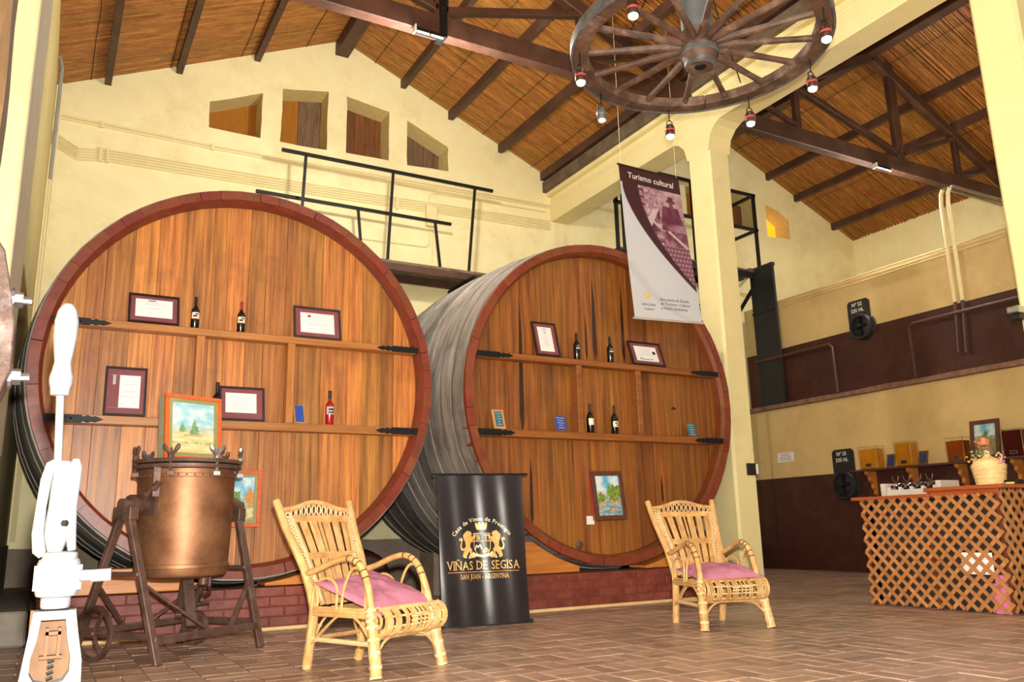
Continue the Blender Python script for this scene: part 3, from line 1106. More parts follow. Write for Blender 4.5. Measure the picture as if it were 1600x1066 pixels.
# ================================================================== CASKS
def cask(name, cx, cz, R, yf, bulge, label, pm, sm, shelf_z, divs, straps, plank_seed, stained=()):
    rnd = random.Random(plank_seed)
    t = thing(name, (cx, yf, cz - R), label, 'cask')
    Lc = 4.05
    T = 0.115          # stave thickness
    yh = yf + 0.18     # head plane

    def rad(f):
        return R + bulge * (1 - (2 * f - 1) ** 2)
    # staves: one mesh shared, turned about the cask axis
    ns = 60
    da = 2 * PI / ns
    nseg = 8
    vs, fs = [], []
    for k in range(nseg + 1):
        f = k / nseg
        ro = rad(f)
        ri = ro - T + (0.0 if k else 0.02)
        for a in (-da / 2 + .0006, da / 2 - .0006):
            vs.append((ro * math.sin(a), Lc * f, ro * math.cos(a)))
        for a in (da / 2 - .0006, -da / 2 + .0006):
            vs.append((ri * math.sin(a), Lc * f, ri * math.cos(a)))
    for k in range(nseg):
        for j in range(4):
            fs.append((k * 4 + j, k * 4 + (j + 1) % 4, k * 4 + 4 + (j + 1) % 4, k * 4 + 4 + j))
    fs.append((0, 1, 2, 3))
    fs.append(tuple(nseg * 4 + j for j in (3, 2, 1, 0)))
    me = bpy.data.meshes.new('stave')
    me.from_pydata(vs, [], fs)
    me.materials.append(M['stave'])
    bm = bmesh.new()
    bm.from_mesh(me)
    bmesh.ops.recalc_face_normals(bm, faces=bm.faces)
    bm.to_mesh(me)
    bm.free()
    for i in range(ns):
        o = bpy.data.objects.new('stave', me)
        o.parent = t
        o.location = (0, rnd.uniform(-0.006, 0.006), R)
        o.rotation_euler = (0, da * (i + 0.5) + rnd.uniform(-.002, .002), 0)
        COL.objects.link(o)
    # inner bevel ring where the head is let into the staves
    b = MB()
    RX = Matrix(((1, 0, 0), (0, 0, 1), (0, -1, 0)))   # local z -> world y
    RX = Matrix(((1, 0, 0), (0, 0, 1), (0, 1, 0)))
    ri = R - T
    b.lathe([(ri + .02, .01), (ri - .012, .06), (ri - .012, yh - yf + .06), (ri + .03, yh - yf + .06)], 90, (cx, yf, cz), RX)
    b.build('croze_ring', M['stave'], t, smooth=30)
    # hoops: flat weathered bands set edge to edge down the body
    nh = 15
    for i in range(nh):
        f0 = 0.012 + i * (0.976 / nh)
        f1 = f0 + 0.976 / nh - 0.007
        b = MB()
        e = rnd.uniform(0.003, 0.020)
        prof = []
        for f in (f0, (f0 + f1) / 2, f1):
            prof.append((rad(f) + e, Lc * f))
        prof = [(rad(f0) - .01, Lc * f0)] + prof + [(rad(f1) - .01, Lc * f1)]
        tl = rnd.uniform(-.003, .003)
        b.lathe(prof, 72, (cx + tl, yf, cz + tl), RX)
        b.build('hoop', M['hoop'], t, smooth=25)
    # head boards, vertical, clipped to the circle
    Rh = ri - 0.004
    x = -Rh
    i = 0
    while x < Rh - 0.02:
        wdt = rnd.choice((0.18, 0.22, 0.25, 0.28, 0.16, 0.31))
        x2 = min(x + wdt, Rh)
        if Rh - x2 < 0.08:
            x2 = Rh
        pts_t, pts_b = [], []
        for k in range(7):
            xx = x + .001 + (x2 - x - .002) * k / 6
            h = math.sqrt(max(Rh * Rh - xx * xx, 1e-6))
            pts_t.append((xx, h))
            pts_b.append((xx, -h))
        b = MB()
        dy = rnd.uniform(-0.005, 0.005)
        b.prism(pts_b + pts_t[::-1], (cx, yh + dy, cz), (1, 0, 0), (0, 0, 1), (0, 0.06, 0))
        b.build('head_board', pm, t, bevel=0.002)
        x = x2
        i += 1
    # back head
    b = MB()
    b.lathe([(0.0001, Lc - .12), (ri, Lc - .12), (ri, Lc - .06), (0.0001, Lc - .06)], 48, (cx, yf, cz), RX)
    b.build('back_head', M['plank_dark'], t)
    # shelves let into the head
    for z0, z1 in shelf_z:
        b = MB()
        hw = math.sqrt(Rh * Rh - ((z0 + z1) / 2 - cz) ** 2) - .01
        b.span((cx - hw, yf + .03, z0), (cx + hw, yh, z1))
        b.build('shelf', sm, t, bevel=0.006)
    for dx in divs:
        b = MB()
        b.span((dx - .04, yf + .035, shelf_z[0][1]), (dx + .04, yh, shelf_z[1][0]))
        b.build('divider', M['divider'] if sm is M['shelf'] else sm, t, bevel=0.005)
    # forged strap ends
    for sx, sgn, zi in straps:
        z0, z1 = shelf_z[zi]
        zc = (z0 + z1) / 2
        hh = (z1 - z0) / 2 - .004
        ln = 0.50
        pr = [(0, -hh), (ln * .62, -hh), (ln * .66, -hh * .55), (ln * .72, -hh * .95), (ln * .80, -hh * .6), (ln * .86, -hh * .8),
              (ln * .93, -hh * .4), (ln, 0), (ln * .93, hh * .4), (ln * .86, hh * .8), (ln * .80, hh * .6), (ln * .72, hh * .95),
              (ln * .66, hh * .55), (ln * .62, hh), (0, hh)]
        if sgn < 0:
            pr = [(-p[0], p[1]) for p in pr][::-1]
        b = MB()
        b.prism(pr, (sx, yf + .03, zc), (1, 0, 0), (0, 0, 1), (0, -.012, 0))
        for k in (.18, .45):
            b.ball((sx + sgn * ln * k, yf + .016, zc), .012, 5)
        b.build('strap_end', M['iron'], t)
    return t


C1 = (1.785, 2.508, 2.016, 8.64)
C2 = (6.14, 2.477, 2.028, 8.40)
cask1 = cask('giant_cask', C1[0], C1[1], C1[2], C1[3], 0.130, 'huge left wine cask, its lighter oak head fitted with shelves of bottles and diplomas',
             M['plank'], M['shelf'], ((1.96, 2.045), (2.90, 2.975)), (1.27, 2.19),
             ((-0.06, 1, 1), (-0.06, 1, 0), (3.64, -1, 1), (3.64, -1, 0)), 3)
cask2 = cask('giant_cask', C2[0], C2[1], C2[2], C2[3], 0.135, 'huge right wine cask with darker streaked oak head and grey weathered hoops',
             M['plank_dark'], M['shelf_dark'], ((1.96, 2.045), (2.885, 2.96)), (5.715, 6.64),
             ((4.27, 1, 1), (4.27, 1, 0), (8.01, -1, 1), (8.01, -1, 0)), 11)
M['tar'] = mat('dark_tar_run', (34, 20, 12), (56, 32, 16), 0.4, scale=8)
# dark drip stains on the darker head, thin tar runs lying on the boards
for x, z0, z1, wd in ((4.95, 2.0, 3.7, .035), (5.05, .95, 1.75, .025), (6.06, 2.98, 4.12, .035), (6.52, 2.98, 4.10, .028),
                      (5.93, 3.0, 3.6, .02), (7.02, 1.2, 1.55, .02), (7.30, 2.42, 2.46, .05)):
    pts = [(0, z0), (wd, z0 + .1 * (z1 - z0)), (wd * .8, z0 + .7 * (z1 - z0)), (0, z1), (-wd * .6, z0 + .6 * (z1 - z0)), (-wd * .8, z0 + .15 * (z1 - z0))]
    st = MB()
    st.prism(pts, (x, C2[3] + .174, 0), (1, 0, 0), (0, 0, 1), (0, -.002, 0))
    st.build('tar_run', M['tar'], cask2)
b = MB()
b.lathe([(0.0001, 0), (.05, 0), (.055, .012), (.03, .02), (0.0001, .022)], 14, (5.70, C2[3] + .18, .70), Matrix(((1, 0, 0), (0, 0, -1), (0, 1, 0))))
b.build('bung', M['rust'], cask2, smooth=True)


def plinth(name, x0, x1, yf, ht, label, seed):
    rnd = random.Random(seed)
    t = thing(name, ((x0 + x1) / 2, yf + .25, 0), label, 'plinth')
    b = MB()
    b.span((x0, yf + .012, 0), (x1, yf + .36, ht - .005))
    b.build('core', M['mortar'], t)
    ch, bl = 0.094, 0.285
    n = int(round((ht - .035) / ch))
    ch = (ht - .035) / n
    for k in range(n):
        x = x0 - (bl / 2 if k % 2 else 0)
        while x < x1 - .02:
            a, c = max(x, x0) + .005, min(x + bl, x1) - .005
            if c - a > .03:
                q = MB()
                e = rnd.uniform(-.005, .004)
                q.span((a, yf + e, .035 + k * ch + .005), (c, yf + .06, .035 + (k + 1) * ch - .005))
                q.build('brick', M['brick'], t, bevel=0.004)
            x += bl
    b = MB()
    b.span((x0, yf - .03, 0), (x1, yf + .02, .035))
    b.build('curb', M['curb'], t, bevel=.008)
    return t


plinth('brick_plinth', 0.03, 2.55, 8.52, 0.41, 'red brick plinth under the left cask behind the copper kettle', 5)
plinth('brick_plinth', 4.45, 7.75, 8.24, 0.40, 'red brick plinth under the right cask beside the black banner', 6)


def chock(x0, x1, yf, zb, c, rr, label, hmax):
    """timber wedge cut to the curve of the cask it props"""
    t = []
    pts = [(x0, zb), (x1, zb)]
    n = 14
    for k in range(n, -1, -1):
        x = x0 + (x1 - x0) * k / n
        h = c[1] - math.sqrt(max(rr * rr - (x - c[0]) ** 2, 0)) if abs(x - c[0]) < rr else c[1]
        pts.append((x, max(zb + .012, min(h, zb + hmax))))
    b = MB()
    b.prism(pts, (0, yf, 0), (1, 0, 0), (0, 0, 1), (0, .34, 0))
    o = b.build('timber_chock', M['chock'], None, loc=((x0 + x1) / 2, yf, zb), bevel=.006)
    return tag(o, label, 'wedge')


chock(4.62, 5.58, C2[3] + .0, .402, C2, C2[2] + .06, 'orange timber wedge under the right cask, next to the black banner', .36)
chock(6.55, 7.70, C2[3] + .0, .402, C2, C2[2] + .06, 'orange timber wedge under the right cask, behind the far wicker chair', .36)
chock(2.0, 2.52, C1[3] + .0, .412, C1, C1[2] + .06, 'orange timber wedge under the left cask, behind the near wicker chair', .3)
chock(0.30, 1.45, C1[3] + .0, .412, C1, C1[2] + .06, 'orange timber wedge under the left cask, behind the copper kettle', .22)
# masonry saddles under the rear of the casks
for c, lb in ((C1, 'dark masonry saddle under the rear of the left cask'), (C2, 'dark masonry saddle under the rear of the right cask')):
    b = MB()
    pts = [(c[0] - 1.1, 0), (c[0] + 1.1, 0)]
    rr = c[2] + .145
    for k in range(10, -1, -1):
        x = c[0] - 1.1 + 2.2 * k / 10
        pts.append((x, c[1] - math.sqrt(rr * rr - (x - c[0]) ** 2) + .0))
    b.prism(pts, (0, 11.4, 0), (1, 0, 0), (0, 0, 1), (0, .5, 0))
    o = b.build('cask_saddle', M['dado'], None, loc=(c[0], 11.6, 0))
    tag(o, lb, 'saddle')
# small dark cask lying in the gap between the two big ones
sc = thing('small_cask', (3.62, 10.2, 0), 'small dark cask lying on its side in the gap behind the near wicker chair', 'cask')
RXY = Matrix(((1, 0, 0), (0, 0, 1), (0, 1, 0)))
b = MB()
b.lathe([(.0001, .02), (.25, .02), (.27, 0), (.30, .05), (.36, .45), (.30, .85), (.27, .9), (.0001, .88)], 24, (3.62, 10.2, .36), RXY)
b.build('staves', M['maroon'], sc, smooth=30)
for y in (.1, .3, .6, .8):
    b = MB()
    r = .30 + .06 * (1 - abs(y - .45) / .4) + .006
    b.lathe([(r, y - .03), (r + .004, y), (r, y + .03)], 24, (3.62, 10.2, .36), RXY)
    b.build('hoop', M['iron'], sc)
sk = MB()
for s in (-1, 1):
    sk.span((3.62 + s * .18 - .05, 10.25, 0), (3.62 + s * .18 + .05, 11.0, .05))
o = sk.build('skid', M['oldwood'], sc)


# ================================================================== SHELF ITEMS
def lean(xc, y0, z0, lean_y, h):
    """local axes of a flat thing standing on a shelf and leaning back"""
    uy = Vector((0, lean_y, math.sqrt(max(h * h - lean_y ** 2, 0)))) / h
    ux = Vector((1, 0, 0))
    n = ux.cross(uy)
    return Vector((xc, y0, z0)), ux, uy, n


def slabp(b, org, ux, uy, n, x0, x1, y0, y1, d0, d1, mi=0):
    c = org + ux * ((x0 + x1) / 2) + uy * ((y0 + y1) / 2) + n * ((d0 + d1) / 2)
    R = Matrix((ux, uy, n)).transposed()
    b.box(c, (x1 - x0, y1 - y0, d1 - d0), R, mi)


def frame_bars(b, org, ux, uy, n, w, h, t, d0, d1, mi=0):
    slabp(b, org, ux, uy, n, -w / 2, w / 2, 0, t, d0, d1, mi)
    slabp(b, org, ux, uy, n, -w / 2, w / 2, h - t, h, d0, d1, mi)
    slabp(b, org, ux, uy, n, -w / 2, -w / 2 + t, t, h - t, d0, d1, mi)
    slabp(b, org, ux, uy, n, w / 2 - t, w / 2, t, h - t, d0, d1, mi)


def diploma(xc, y0, z0, w, h, ly, pw, ph, label, deco, off=(0, 0), group='framed diplomas on the cask shelves'):
    org, ux, uy, n = lean(xc, y0, z0, ly, h)
    t = thing('framed_diploma', org, label, 'diploma', group)
    b = MB()
    frame_bars(b, org, ux, uy, n, w, h, .022, 0, .024)
    b.build('frame', M['frame'], t)
    b = MB()
    slabp(b, org, ux, uy, n, -w / 2 + .02, w / 2 - .02, .02, h - .02, .002, .012)
    b.build('mount', M['mount'], t)
    b = MB()
    px, py = off
    slabp(b, org, ux, uy, n, px - pw / 2, px + pw / 2, h / 2 + py - ph / 2, h / 2 + py + ph / 2, .012, .0135)
    b.build('paper', M['white'], t)
    b = MB()
    deco(b, org, ux, uy, n, px, h / 2 + py, pw, ph)
    b.build('print', [M['ink_grey'], M['ink'], M['ink_red'], M['mount']], t)


def lines(b, org, ux, uy, n, cx, cy, rows, mi=0, th=.004):
    for (dx, dy, l) in rows:
        slabp(b, org, ux, uy, n, cx + dx - l / 2, cx + dx + l / 2, cy + dy - th / 2, cy + dy + th / 2, .0135, .0142, mi)


def deco_a(b, o, ux, uy, n, cx, cy, pw, ph):
    lines(b, o, ux, uy, n, cx, cy, [(-.02, ph * .42, .07)], 1, .010)
    lines(b, o, ux, uy, n, cx, cy, [(-.02, ph * .31, .12), (-.01, ph * .22, .14), (0, 0, .10)], 0)


def deco_b(b, o, ux, uy, n, cx, cy, pw, ph):
    for s in (.46,):
        lines(b, o, ux, uy, n, cx, cy, [(0, ph * s, pw * .92), (0, -ph * s, pw * .92)], 0, .004)
        for q in (-1, 1):
            slabp(b, o, ux, uy, n, cx + q * pw * .46 - .002, cx + q * pw * .46 + .002, cy - ph * s, cy + ph * s, .0135, .0142, 0)
    lines(b, o, ux, uy, n, cx, cy, [(-.09, ph * .33, .035)], 2, .03)
    lines(b, o, ux, uy, n, cx, cy, [(.04, ph * .30, .16), (0, ph * .15, .22), (0, 0, .2), (0, -ph * .1, .24), (-.08, -ph * .3, .07), (.08, -ph * .3, .07)], 0)


def deco_c(b, o, ux, uy, n, cx, cy, pw, ph):
    slabp(b, o, ux, uy, n, cx - pw / 2 - .075, cx - pw / 2, cy - ph / 2, cy + ph / 2, .0125, .0142, 3)
    slabp(b, o, ux, uy, n, cx - pw / 2 - .06, cx - pw / 2 - .035, cy + ph * .20, cy + ph / 2, .0142, .015, 0)
    for q in (-.5, .5):
        lines(b, o, ux, uy, n, cx - .04, cy, [(0, ph * q, pw + .09)], 0, .003)
    lines(b, o, ux, uy, n, cx, cy, [(0, .07, .12), (0, .0, .10), (0, -.05, .14), (-.06, -.13, .03), (.07, -.13, .03)], 0)


def deco_d(b, o, ux, uy, n, cx, cy, pw, ph):
    lines(b, o, ux, uy, n, cx, cy, [(0, ph * .40 - k * .022, (.10, .16, .2, .18, .2, .12, .2, .17)[k]) for k in range(8)], 0, .003)


def deco_e(b, o, ux, uy, n, cx, cy, pw, ph):
    lines(b, o, ux, uy, n, cx, cy, [(0, ph * .42, .06), (0, ph * .3, .05), (0, ph * .22, .02)], 1, .007)
    lines(b, o, ux, uy, n, cx, cy, [(0, ph * (.12 - k * .08), (.09, .06, .1, .05, .11, .08)[k]) for k in range(6)], 0)


def deco_f(b, o, ux, uy, n, cx, cy, pw, ph):
    lines(b, o, ux, uy, n, cx, cy, [(.0, ph * .2, .12), (0, ph * .05, .16), (-.02, -ph * .08, .2)], 0)
    lines(b, o, ux, uy, n, cx, cy, [(-.02, -ph * .38, .22)], 1, .008)
    lines(b, o, ux, uy, n, cx, cy, [(-.10, -ph * .28, .05)], 1, .006)
    c = o + ux * (cx + .13) + uy * (cy + .02) + n * .0136
    b.prism([(math.cos(a) * .026, math.sin(a) * .026) for a in [k * PI / 7 for k in range(14)]], c, ux, uy, n * .001, 1)


S1, S2 = 2.975, 2.045      # shelf tops, left cask
diploma(0.815, 8.70, S1, .475, .335, .10, .345, .205, 'wide framed diploma with maroon mount at the left end of the left cask top shelf', deco_a, off=(0, .01))
diploma(2.475, 8.70, S1, .525, .375, .08, .375, .24, 'framed diploma with a printed border, right end of the left cask top shelf', deco_b)
diploma(0.615, 8.70, S2, .375, .495, .08, .185, .33, 'tall framed diploma with a grey side strip on the left cask lower shelf', deco_c, off=(.035, 0))
diploma(1.715, 8.705, S2, .455, .370, .08, .31, .215, 'framed diploma partly behind the kettle painting, in the left cask middle bay', deco_d, off=(-.01, .01))
diploma(5.27, 8.44, 2.96, .345, .465, .12, .20, .335, 'tall narrow framed diploma leaning on the right cask top shelf', deco_e)
diploma(6.83, 8.44, 2.96, .535, .355, .12, .365, .225, 'wide framed diploma with a round seal on the right cask top shelf', deco_f)


def bottle(x, y, z, label, style=0, h=0.335):
    t = thing('wine_bottle', (x, y, z), label, 'bottle', 'wine bottles on the cask shelves')
    k = h / .335
    glass = M['rose'] if style == 3 else M['bottle']
    b = MB()
    b.lathe([(0.0001, .004), (.036, 0), (.0415, .008), (.0425, .17), (.040, .195), (.030, .215), (.018, .232), (.0145, .25), (.0145, .262 * 1)], 18,
            (x, y, z), Matrix.Diagonal((k, k, k)))
    b.build('glass_body', glass, t, smooth=50)
    b = MB()
    b.lathe([(.0152, .250), (.0156, .30), (.0165, .318), (.0165, .334), (0.0001, .335)], 14, (x, y, z), Matrix.Diagonal((k, k, k)))
    b.build('capsule', M['red_cap'] if style == 1 else M['capsule'], t, smooth=50)
    b = MB()
    z0, z1 = {0: (.095, .165), 1: (.095, .165), 2: (.06, .06), 3: (.10, .175), 4: (.09, .165), 5: (.08, .145)}[style]
    if z1 > z0:
        b.lathe([(.0432, z0), (.0432, z1)], 12, (x, y, z), Matrix.Diagonal((k, k, k)), 0, -PI / 2 - 1.0, -PI / 2 + 1.0)
        zz = (z0 + z1) / 2
        if style in (0, 1):
            b.lathe([(.0437, zz - .012), (.0437, zz + .006)], 8, (x, y, z), Matrix.Diagonal((k, k, k)), 1, -PI / 2 - .6, -PI / 2 + .3)
            b.lathe([(.0437, zz + .012), (.0437, zz + .024)], 8, (x, y, z), Matrix.Diagonal((k, k, k)), 1, -PI / 2 - .2, -PI / 2 + .7)
            b.lathe([(.0437, z0), (.0437, z0 + .006)], 8, (x, y, z), Matrix.Diagonal((k, k, k)), 2, -PI / 2 - .9, -PI / 2 + .9)
        elif style == 3:
            b.lathe([(.0437, zz - .025), (.0437, zz + .02)], 8, (x, y, z), Matrix.Diagonal((k, k, k)), 1, -PI / 2 - .5, -PI / 2 + .8)
            b.lathe([(.0441, zz - .012), (.0441, zz + .002)], 8, (x, y, z), Matrix.Diagonal((k, k, k)), 3, -PI / 2 - .4, -PI / 2 + .6)
        elif style == 5:
            b.lathe([(.0437, zz - .018), (.0437, zz - .006)], 8, (x, y, z), Matrix.Diagonal((k, k, k)), 2, -PI / 2 - .2, -PI / 2 + .7)
            b.lathe([(.0437, zz + .002), (.0437, zz + .02)], 8, (x, y, z), Matrix.Diagonal((k, k, k)), 1, -PI / 2 - .4, -PI / 2 + .2)
    else:
        b.lathe([(.0432, .13), (.0432, .15)], 8, (x, y, z), Matrix.Diagonal((k, k, k)), 3, -PI / 2 - .7, -PI / 2 + .7)
        b.lathe([(.0432, .165), (.0432, .172)], 8, (x, y, z), Matrix.Diagonal((k, k, k)), 3, -PI / 2 - .4, -PI / 2 + .4)
    b.build('label', [M['ink_grey'] if style == 3 else M['label'], M['ink'], M['ink_red'], M['ink_grey']], t)


bottle(1.205, 8.725, S1, 'dark wine bottle just right of the wide diploma, left cask top shelf', 0)
bottle(1.66, 8.725, S1, 'dark wine bottle with red tipped neck, left cask top shelf', 1)
bottle(1.47, 8.765, S2, 'dark bottle half hidden behind the diploma in the middle bay of the left cask', 0, .40)
bottle(2.635, 8.725, S2, 'red rosé bottle on the lower shelf of the left cask', 3, .375)
bottle(5.715, 8.475, 2.96, 'dark bottle next to the tall diploma, right cask top shelf', 2, .345)
bottle(6.23, 8.475, 2.96, 'dark bottle next to the wide diploma, right cask top shelf', 2, .345)
bottle(5.872, 8.475, S2, 'dark bottle with a plain white label, right cask lower shelf', 4, .365)
bottle(6.242, 8.475, S2, 'dark bottle with red and cream label, right cask lower shelf', 5, .365)


def plaque(x, y, z, w, h, ly, wood, face, label, t=.02, nl=5):
    org, ux, uy, n = lean(x, y, z, ly, h)
    q = thing('plaque', org, label, 'plaque', 'plaques on the shelves')
    b = MB()
    slabp(b, org, ux, uy, n, -w / 2, w / 2, 0, h, 0, .016)
    b.build('wood_back', wood, q, bevel=.003)
    b = MB()
    slabp(b, org, ux, uy, n, -w / 2 + t, w / 2 - t, t, h - t, .016, .020)
    b.build('metal_face', face, q)
    if nl:
        b = MB()
        for k in range(nl):
            l = (w - 2 * t) * (.8, .55, .7, .4, .65)[k % 5]
            yy = h - t - (h - 2 * t) * (k + .7) / (nl + .4)
            slabp(b, org, ux, uy, n, -l / 2, l / 2, yy - .004, yy + .004, .020, .0208)
        b.build('engraving', M['ink_grey'], q)


plaque(2.312, 8.71, S2, .115, .225, .09, M['plq_wood'], M['plq_blue'], 'blue plaque on pale wood leaning against a divider of the left cask', .012, 0)
plaque(4.588, 8.47, S2, .155, .245, .07, M['plq_wood'], M['plq_teal'], 'teal plaque on pale wood over the left strap of the right cask', .03)
plaque(5.435, 8.47, S2, .185, .215, .05, M['plq_dark'], M['plq_blue'], 'bright blue plaque with white lettering on the right cask lower shelf', .022)
plaque(7.51, 8.47, S2, .145, .20, .05, M['plq_dark'], M['plq_teal'], 'small teal plaque near the right end of the right cask lower shelf', .012)


# ---- paintings: landscape panels painted point by point
def fbm(x, y, s=0.0):
    return noise.fractal((x, y, s), 1.0, 2.0, 4)


def mixc(a, b, t):
    t = max(0, min(1, t))
    return tuple(a[i] + (b[i] - a[i]) * t for i in range(3))


def paint_pines(u, v):
    n = fbm(u * 5, v * 7, 1)
    if v > .52:
        c = mixc((214, 240, 236), (150, 206, 222), .5 + n + .8 * fbm(u * 2, v * 9, 4))
    elif v > .40:
        c = mixc((216, 216, 204), (176, 194, 178), .5 + 1.2 * n)
    else:
        c = mixc((238, 222, 176), (214, 196, 130), .5 + 1.5 * fbm(u * 4, v * 14, 2))
        if .16 < v < .25:
            c = mixc(c, (150, 176, 110), .9 * (fbm(u * 9, v * 20, 8) > -.05) * (abs(v - .21) < .03))
        if .32 < v < .37 and .28 < u < .72:
            c = mixc(c, (204, 150, 110), .7)
    for cx, b0, hh, ww in ((.53, .36, .34, .13), (.25, .40, .20, .10)):
        f = (v - b0) / hh
        if 0 < f < 1 and abs(u - cx) < ww * (1 - f) * (1 + .5 * fbm(u * 20, v * 30, 3)):
            c = mixc((96, 142, 96), (140, 176, 122), .5 + 1.4 * fbm(u * 18, v * 22, 5))
    return c


def paint_house(u, v):
    if v > .5:
        c = mixc((110, 190, 222), (222, 240, 242), .5 + 1.3 * fbm(u * 3, v * 4, 2))
    elif v > .33:
        c = mixc((190, 206, 170), (150, 170, 140), .5 + fbm(u * 6, v * 5, 1))
    else:
        c = mixc((232, 216, 160), (166, 160, 90), .5 + 1.6 * fbm(u * 4, v * 7, 3))
    for cx, cy, r, a, b in ((.30, .50, .17, (120, 170, 70), (90, 140, 60)), (.84, .52, .17, (222, 160, 60), (196, 130, 50))):
        if math.hypot((u - cx) * .8, v - cy) < r * (1 + .5 * fbm(u * 8, v * 8, 6)):
            c = mixc(a, b, .5 + 1.5 * fbm(u * 14, v * 14, 7))
    if .50 < u < .72 and .40 < v < .47:
        c = (110, 140, 180) if int(u * 40) % 3 else (210, 220, 230)
    if .22 < u < .46 and .20 < v < .28:
        c = mixc(c, (110, 130, 150), .7)
    return c


def paint_river(u, v):
    if v > .62:
        c = mixc((96, 182, 222), (230, 244, 246), .5 + 1.4 * fbm(u * 3, v * 4, 5))
    elif v > .45:
        c = mixc((190, 196, 196), (226, 214, 190), .5 + 1.5 * fbm(u * 7, v * 9, 2))
    else:
        c = mixc((104, 140, 160), (170, 196, 204), .5 + 1.5 * fbm(u * 4, v * 16, 3))
        for cx, cy, rx, ry in ((.15, .24, .22, .04), (.60, .15, .16, .035), (.75, .34, .20, .06), (.2, .36, .18, .05)):
            if ((u - cx) / rx) ** 2 + ((v - cy) / ry) ** 2 < 1 + fbm(u * 9, v * 9, 1):
                c = mixc((226, 190, 140), (176, 130, 90), .5 + 1.5 * fbm(u * 12, v * 12, 4))
    for cx, cy, r in ((.72, .56, .19), (.95, .60, .16), (.22, .44, .11)):
        if math.hypot((u - cx) * .75, v - cy) < r * (1 + .5 * fbm(u * 8, v * 8, 9)):
            c = mixc((150, 178, 60), (84, 120, 50), .5 + 1.6 * fbm(u * 16, v * 16, 8))
    return c


def paint_path(u, v):
    if v > .62:
        c = mixc((110, 176, 206), (212, 226, 226), .5 + 1.2 * fbm(u * 3, v * 4, 5) + (.8 - v) * 1.5)
    elif v > .5:
        c = mixc((120, 150, 120), (160, 170, 150), .5 + fbm(u * 6, v * 6, 5))
    else:
        c = mixc((150, 140, 100), (110, 116, 70), .5 + 1.4 * fbm(u * 7, v * 9, 6))
        if abs(u - .5) < .06 + .5 * (.5 - v):
            c = mixc((214, 168, 130), (184, 128, 92), .5 + 1.5 * fbm(u * 6, v * 12, 3))
    if math.hypot((u - .5) * .8, v - .64) < .13 * (1 + .5 * fbm(u * 8, v * 8, 1)):
        c = mixc((70, 110, 66), (100, 136, 84), .5 + fbm(u * 12, v * 12, 2))
    return c


def painting(name, org, ux, uy, w, h, fw, fm_, fn, label, liner=None, depth=.03, side=None, nu=34, nv=46, group=None):
    org, ux, uy = Vector(org), Vector(ux).normalized(), Vector(uy).normalized()
    n = ux.cross(uy)
    t = thing(name, org, label, 'painting', group)
    b = MB()
    frame_bars(b, org, ux, uy, n, w, h, fw, -.012, .022)
    b.build('frame', fm_, t, bevel=.003)
    f2 = fw
    if liner:
        f2 = fw + .028
        b = MB()
        o2 = org + uy * fw
        frame_bars(b, o2, ux, uy, n, w - 2 * fw, h - 2 * fw, .03, -.01, .012)
        b.build('liner', liner, t)
    b = MB()
    x0, x1, y0, y1 = -w / 2 + f2 - .004, w / 2 - f2 + .004, f2 - .004, h - f2 + .004
    b.grid(lambda u, v: org + ux * (x0 + (x1 - x0) * u) + uy * (y0 + (y1 - y0) * v) + n * .002, nu, nv, 0, fn)
    b.build('canvas_picture', M['print'], t)
    b = MB()
    slabp(b, org, ux, uy, n, -w / 2 + .012, w / 2 - .012, .012, h - .012, -depth, -.004)
    b.build('stretcher', side or M['plq_wood'], t)
    return t


painting('landscape_painting', (1.745, 8.735, 0.985), (1, 0, 0), (.02, .08, 1), .40, .57, .04, M['frame_or'], paint_house,
         'orange framed painting of a house and autumn trees on the left cask, behind the kettle', M['frame_or_in'])
painting('landscape_painting', (6.10, 8.44, 0.985), (1, 0, 0.02), (-.0, .14, 1), .47, .60, .055, M['frame_br'], paint_river,
         'brown framed painting of a rocky river leaning on the right cask head', None, .07, M['frame_red_side'])
b = MB()
b.span((5.82, 8.565, .94), (5.93, 8.572, 1.04))
o = b.build('title_card', M['white'], None, loc=(5.87, 8.57, .94))
tag(o, 'small white title card beside the river painting on the right cask', 'card')

# ================================================================== COPPER KETTLE ON ITS STAND
KA = math.radians(33.5)
KU = Vector((math.cos(KA), math.sin(KA), 0))
KN = Vector((-math.sin(KA), math.cos(KA), 0))
KC = Vector((1.234, 7.065, 0))


def kp(wd, dp, z):
    return KC + KU * wd + KN * dp + Vector((0, 0, z))


KW, KD = 0.055, 0.42
kt = thing('copper_kettle', kp(KW, KD, 0), 'round copper kettle slung in a rusty iron stand in front of the left cask', 'kettle')
kc = kp(KW, KD, 0)
b = MB()
b.lathe([(.0001, .575), (0.2325, .578), (0.3332, .60), (0.3503, .625), (0.3581, .70), (0.3705, 1.0), (0.3797, 1.36), (0.386, 1.385), (0.386, 1.44), (0.3642, 1.445),
         (0.3642, 1.40), (.0001, 1.40)], 48, kc)
b.build('copper_body', M['copper'], kt, smooth=35)
b = MB()
b.lathe([(0.3534, .66), (0.3674, .664), (0.3674, .690), (0.3581, .694)], 48, kc)
b.build('riveted_band', M['copper'], kt, smooth=35)
b = MB()
b.lathe([(0.386, 1.372), (0.3898, 1.376), (0.3898, 1.40), (0.386, 1.404)], 48, kc)
b.build('riveted_band', M['copper'], kt, smooth=35)
b = MB()
for i in range(40):
    a = 2 * PI * i / 40
    b.ball(kc + Vector((.39 * math.cos(a), .39 * math.sin(a), 1.39)), .008, 4)
b.build('rivets', M['rust'], kt, kind='stuff')
b = MB()
b.lathe([(0.341, 1.445), (0.4224, 1.445), (0.4263, 1.452), (0.4263, 1.478), (0.341, 1.478)], 48, kc)
b.build('lower_flange', M['rust'], kt, smooth=35)
b = MB()
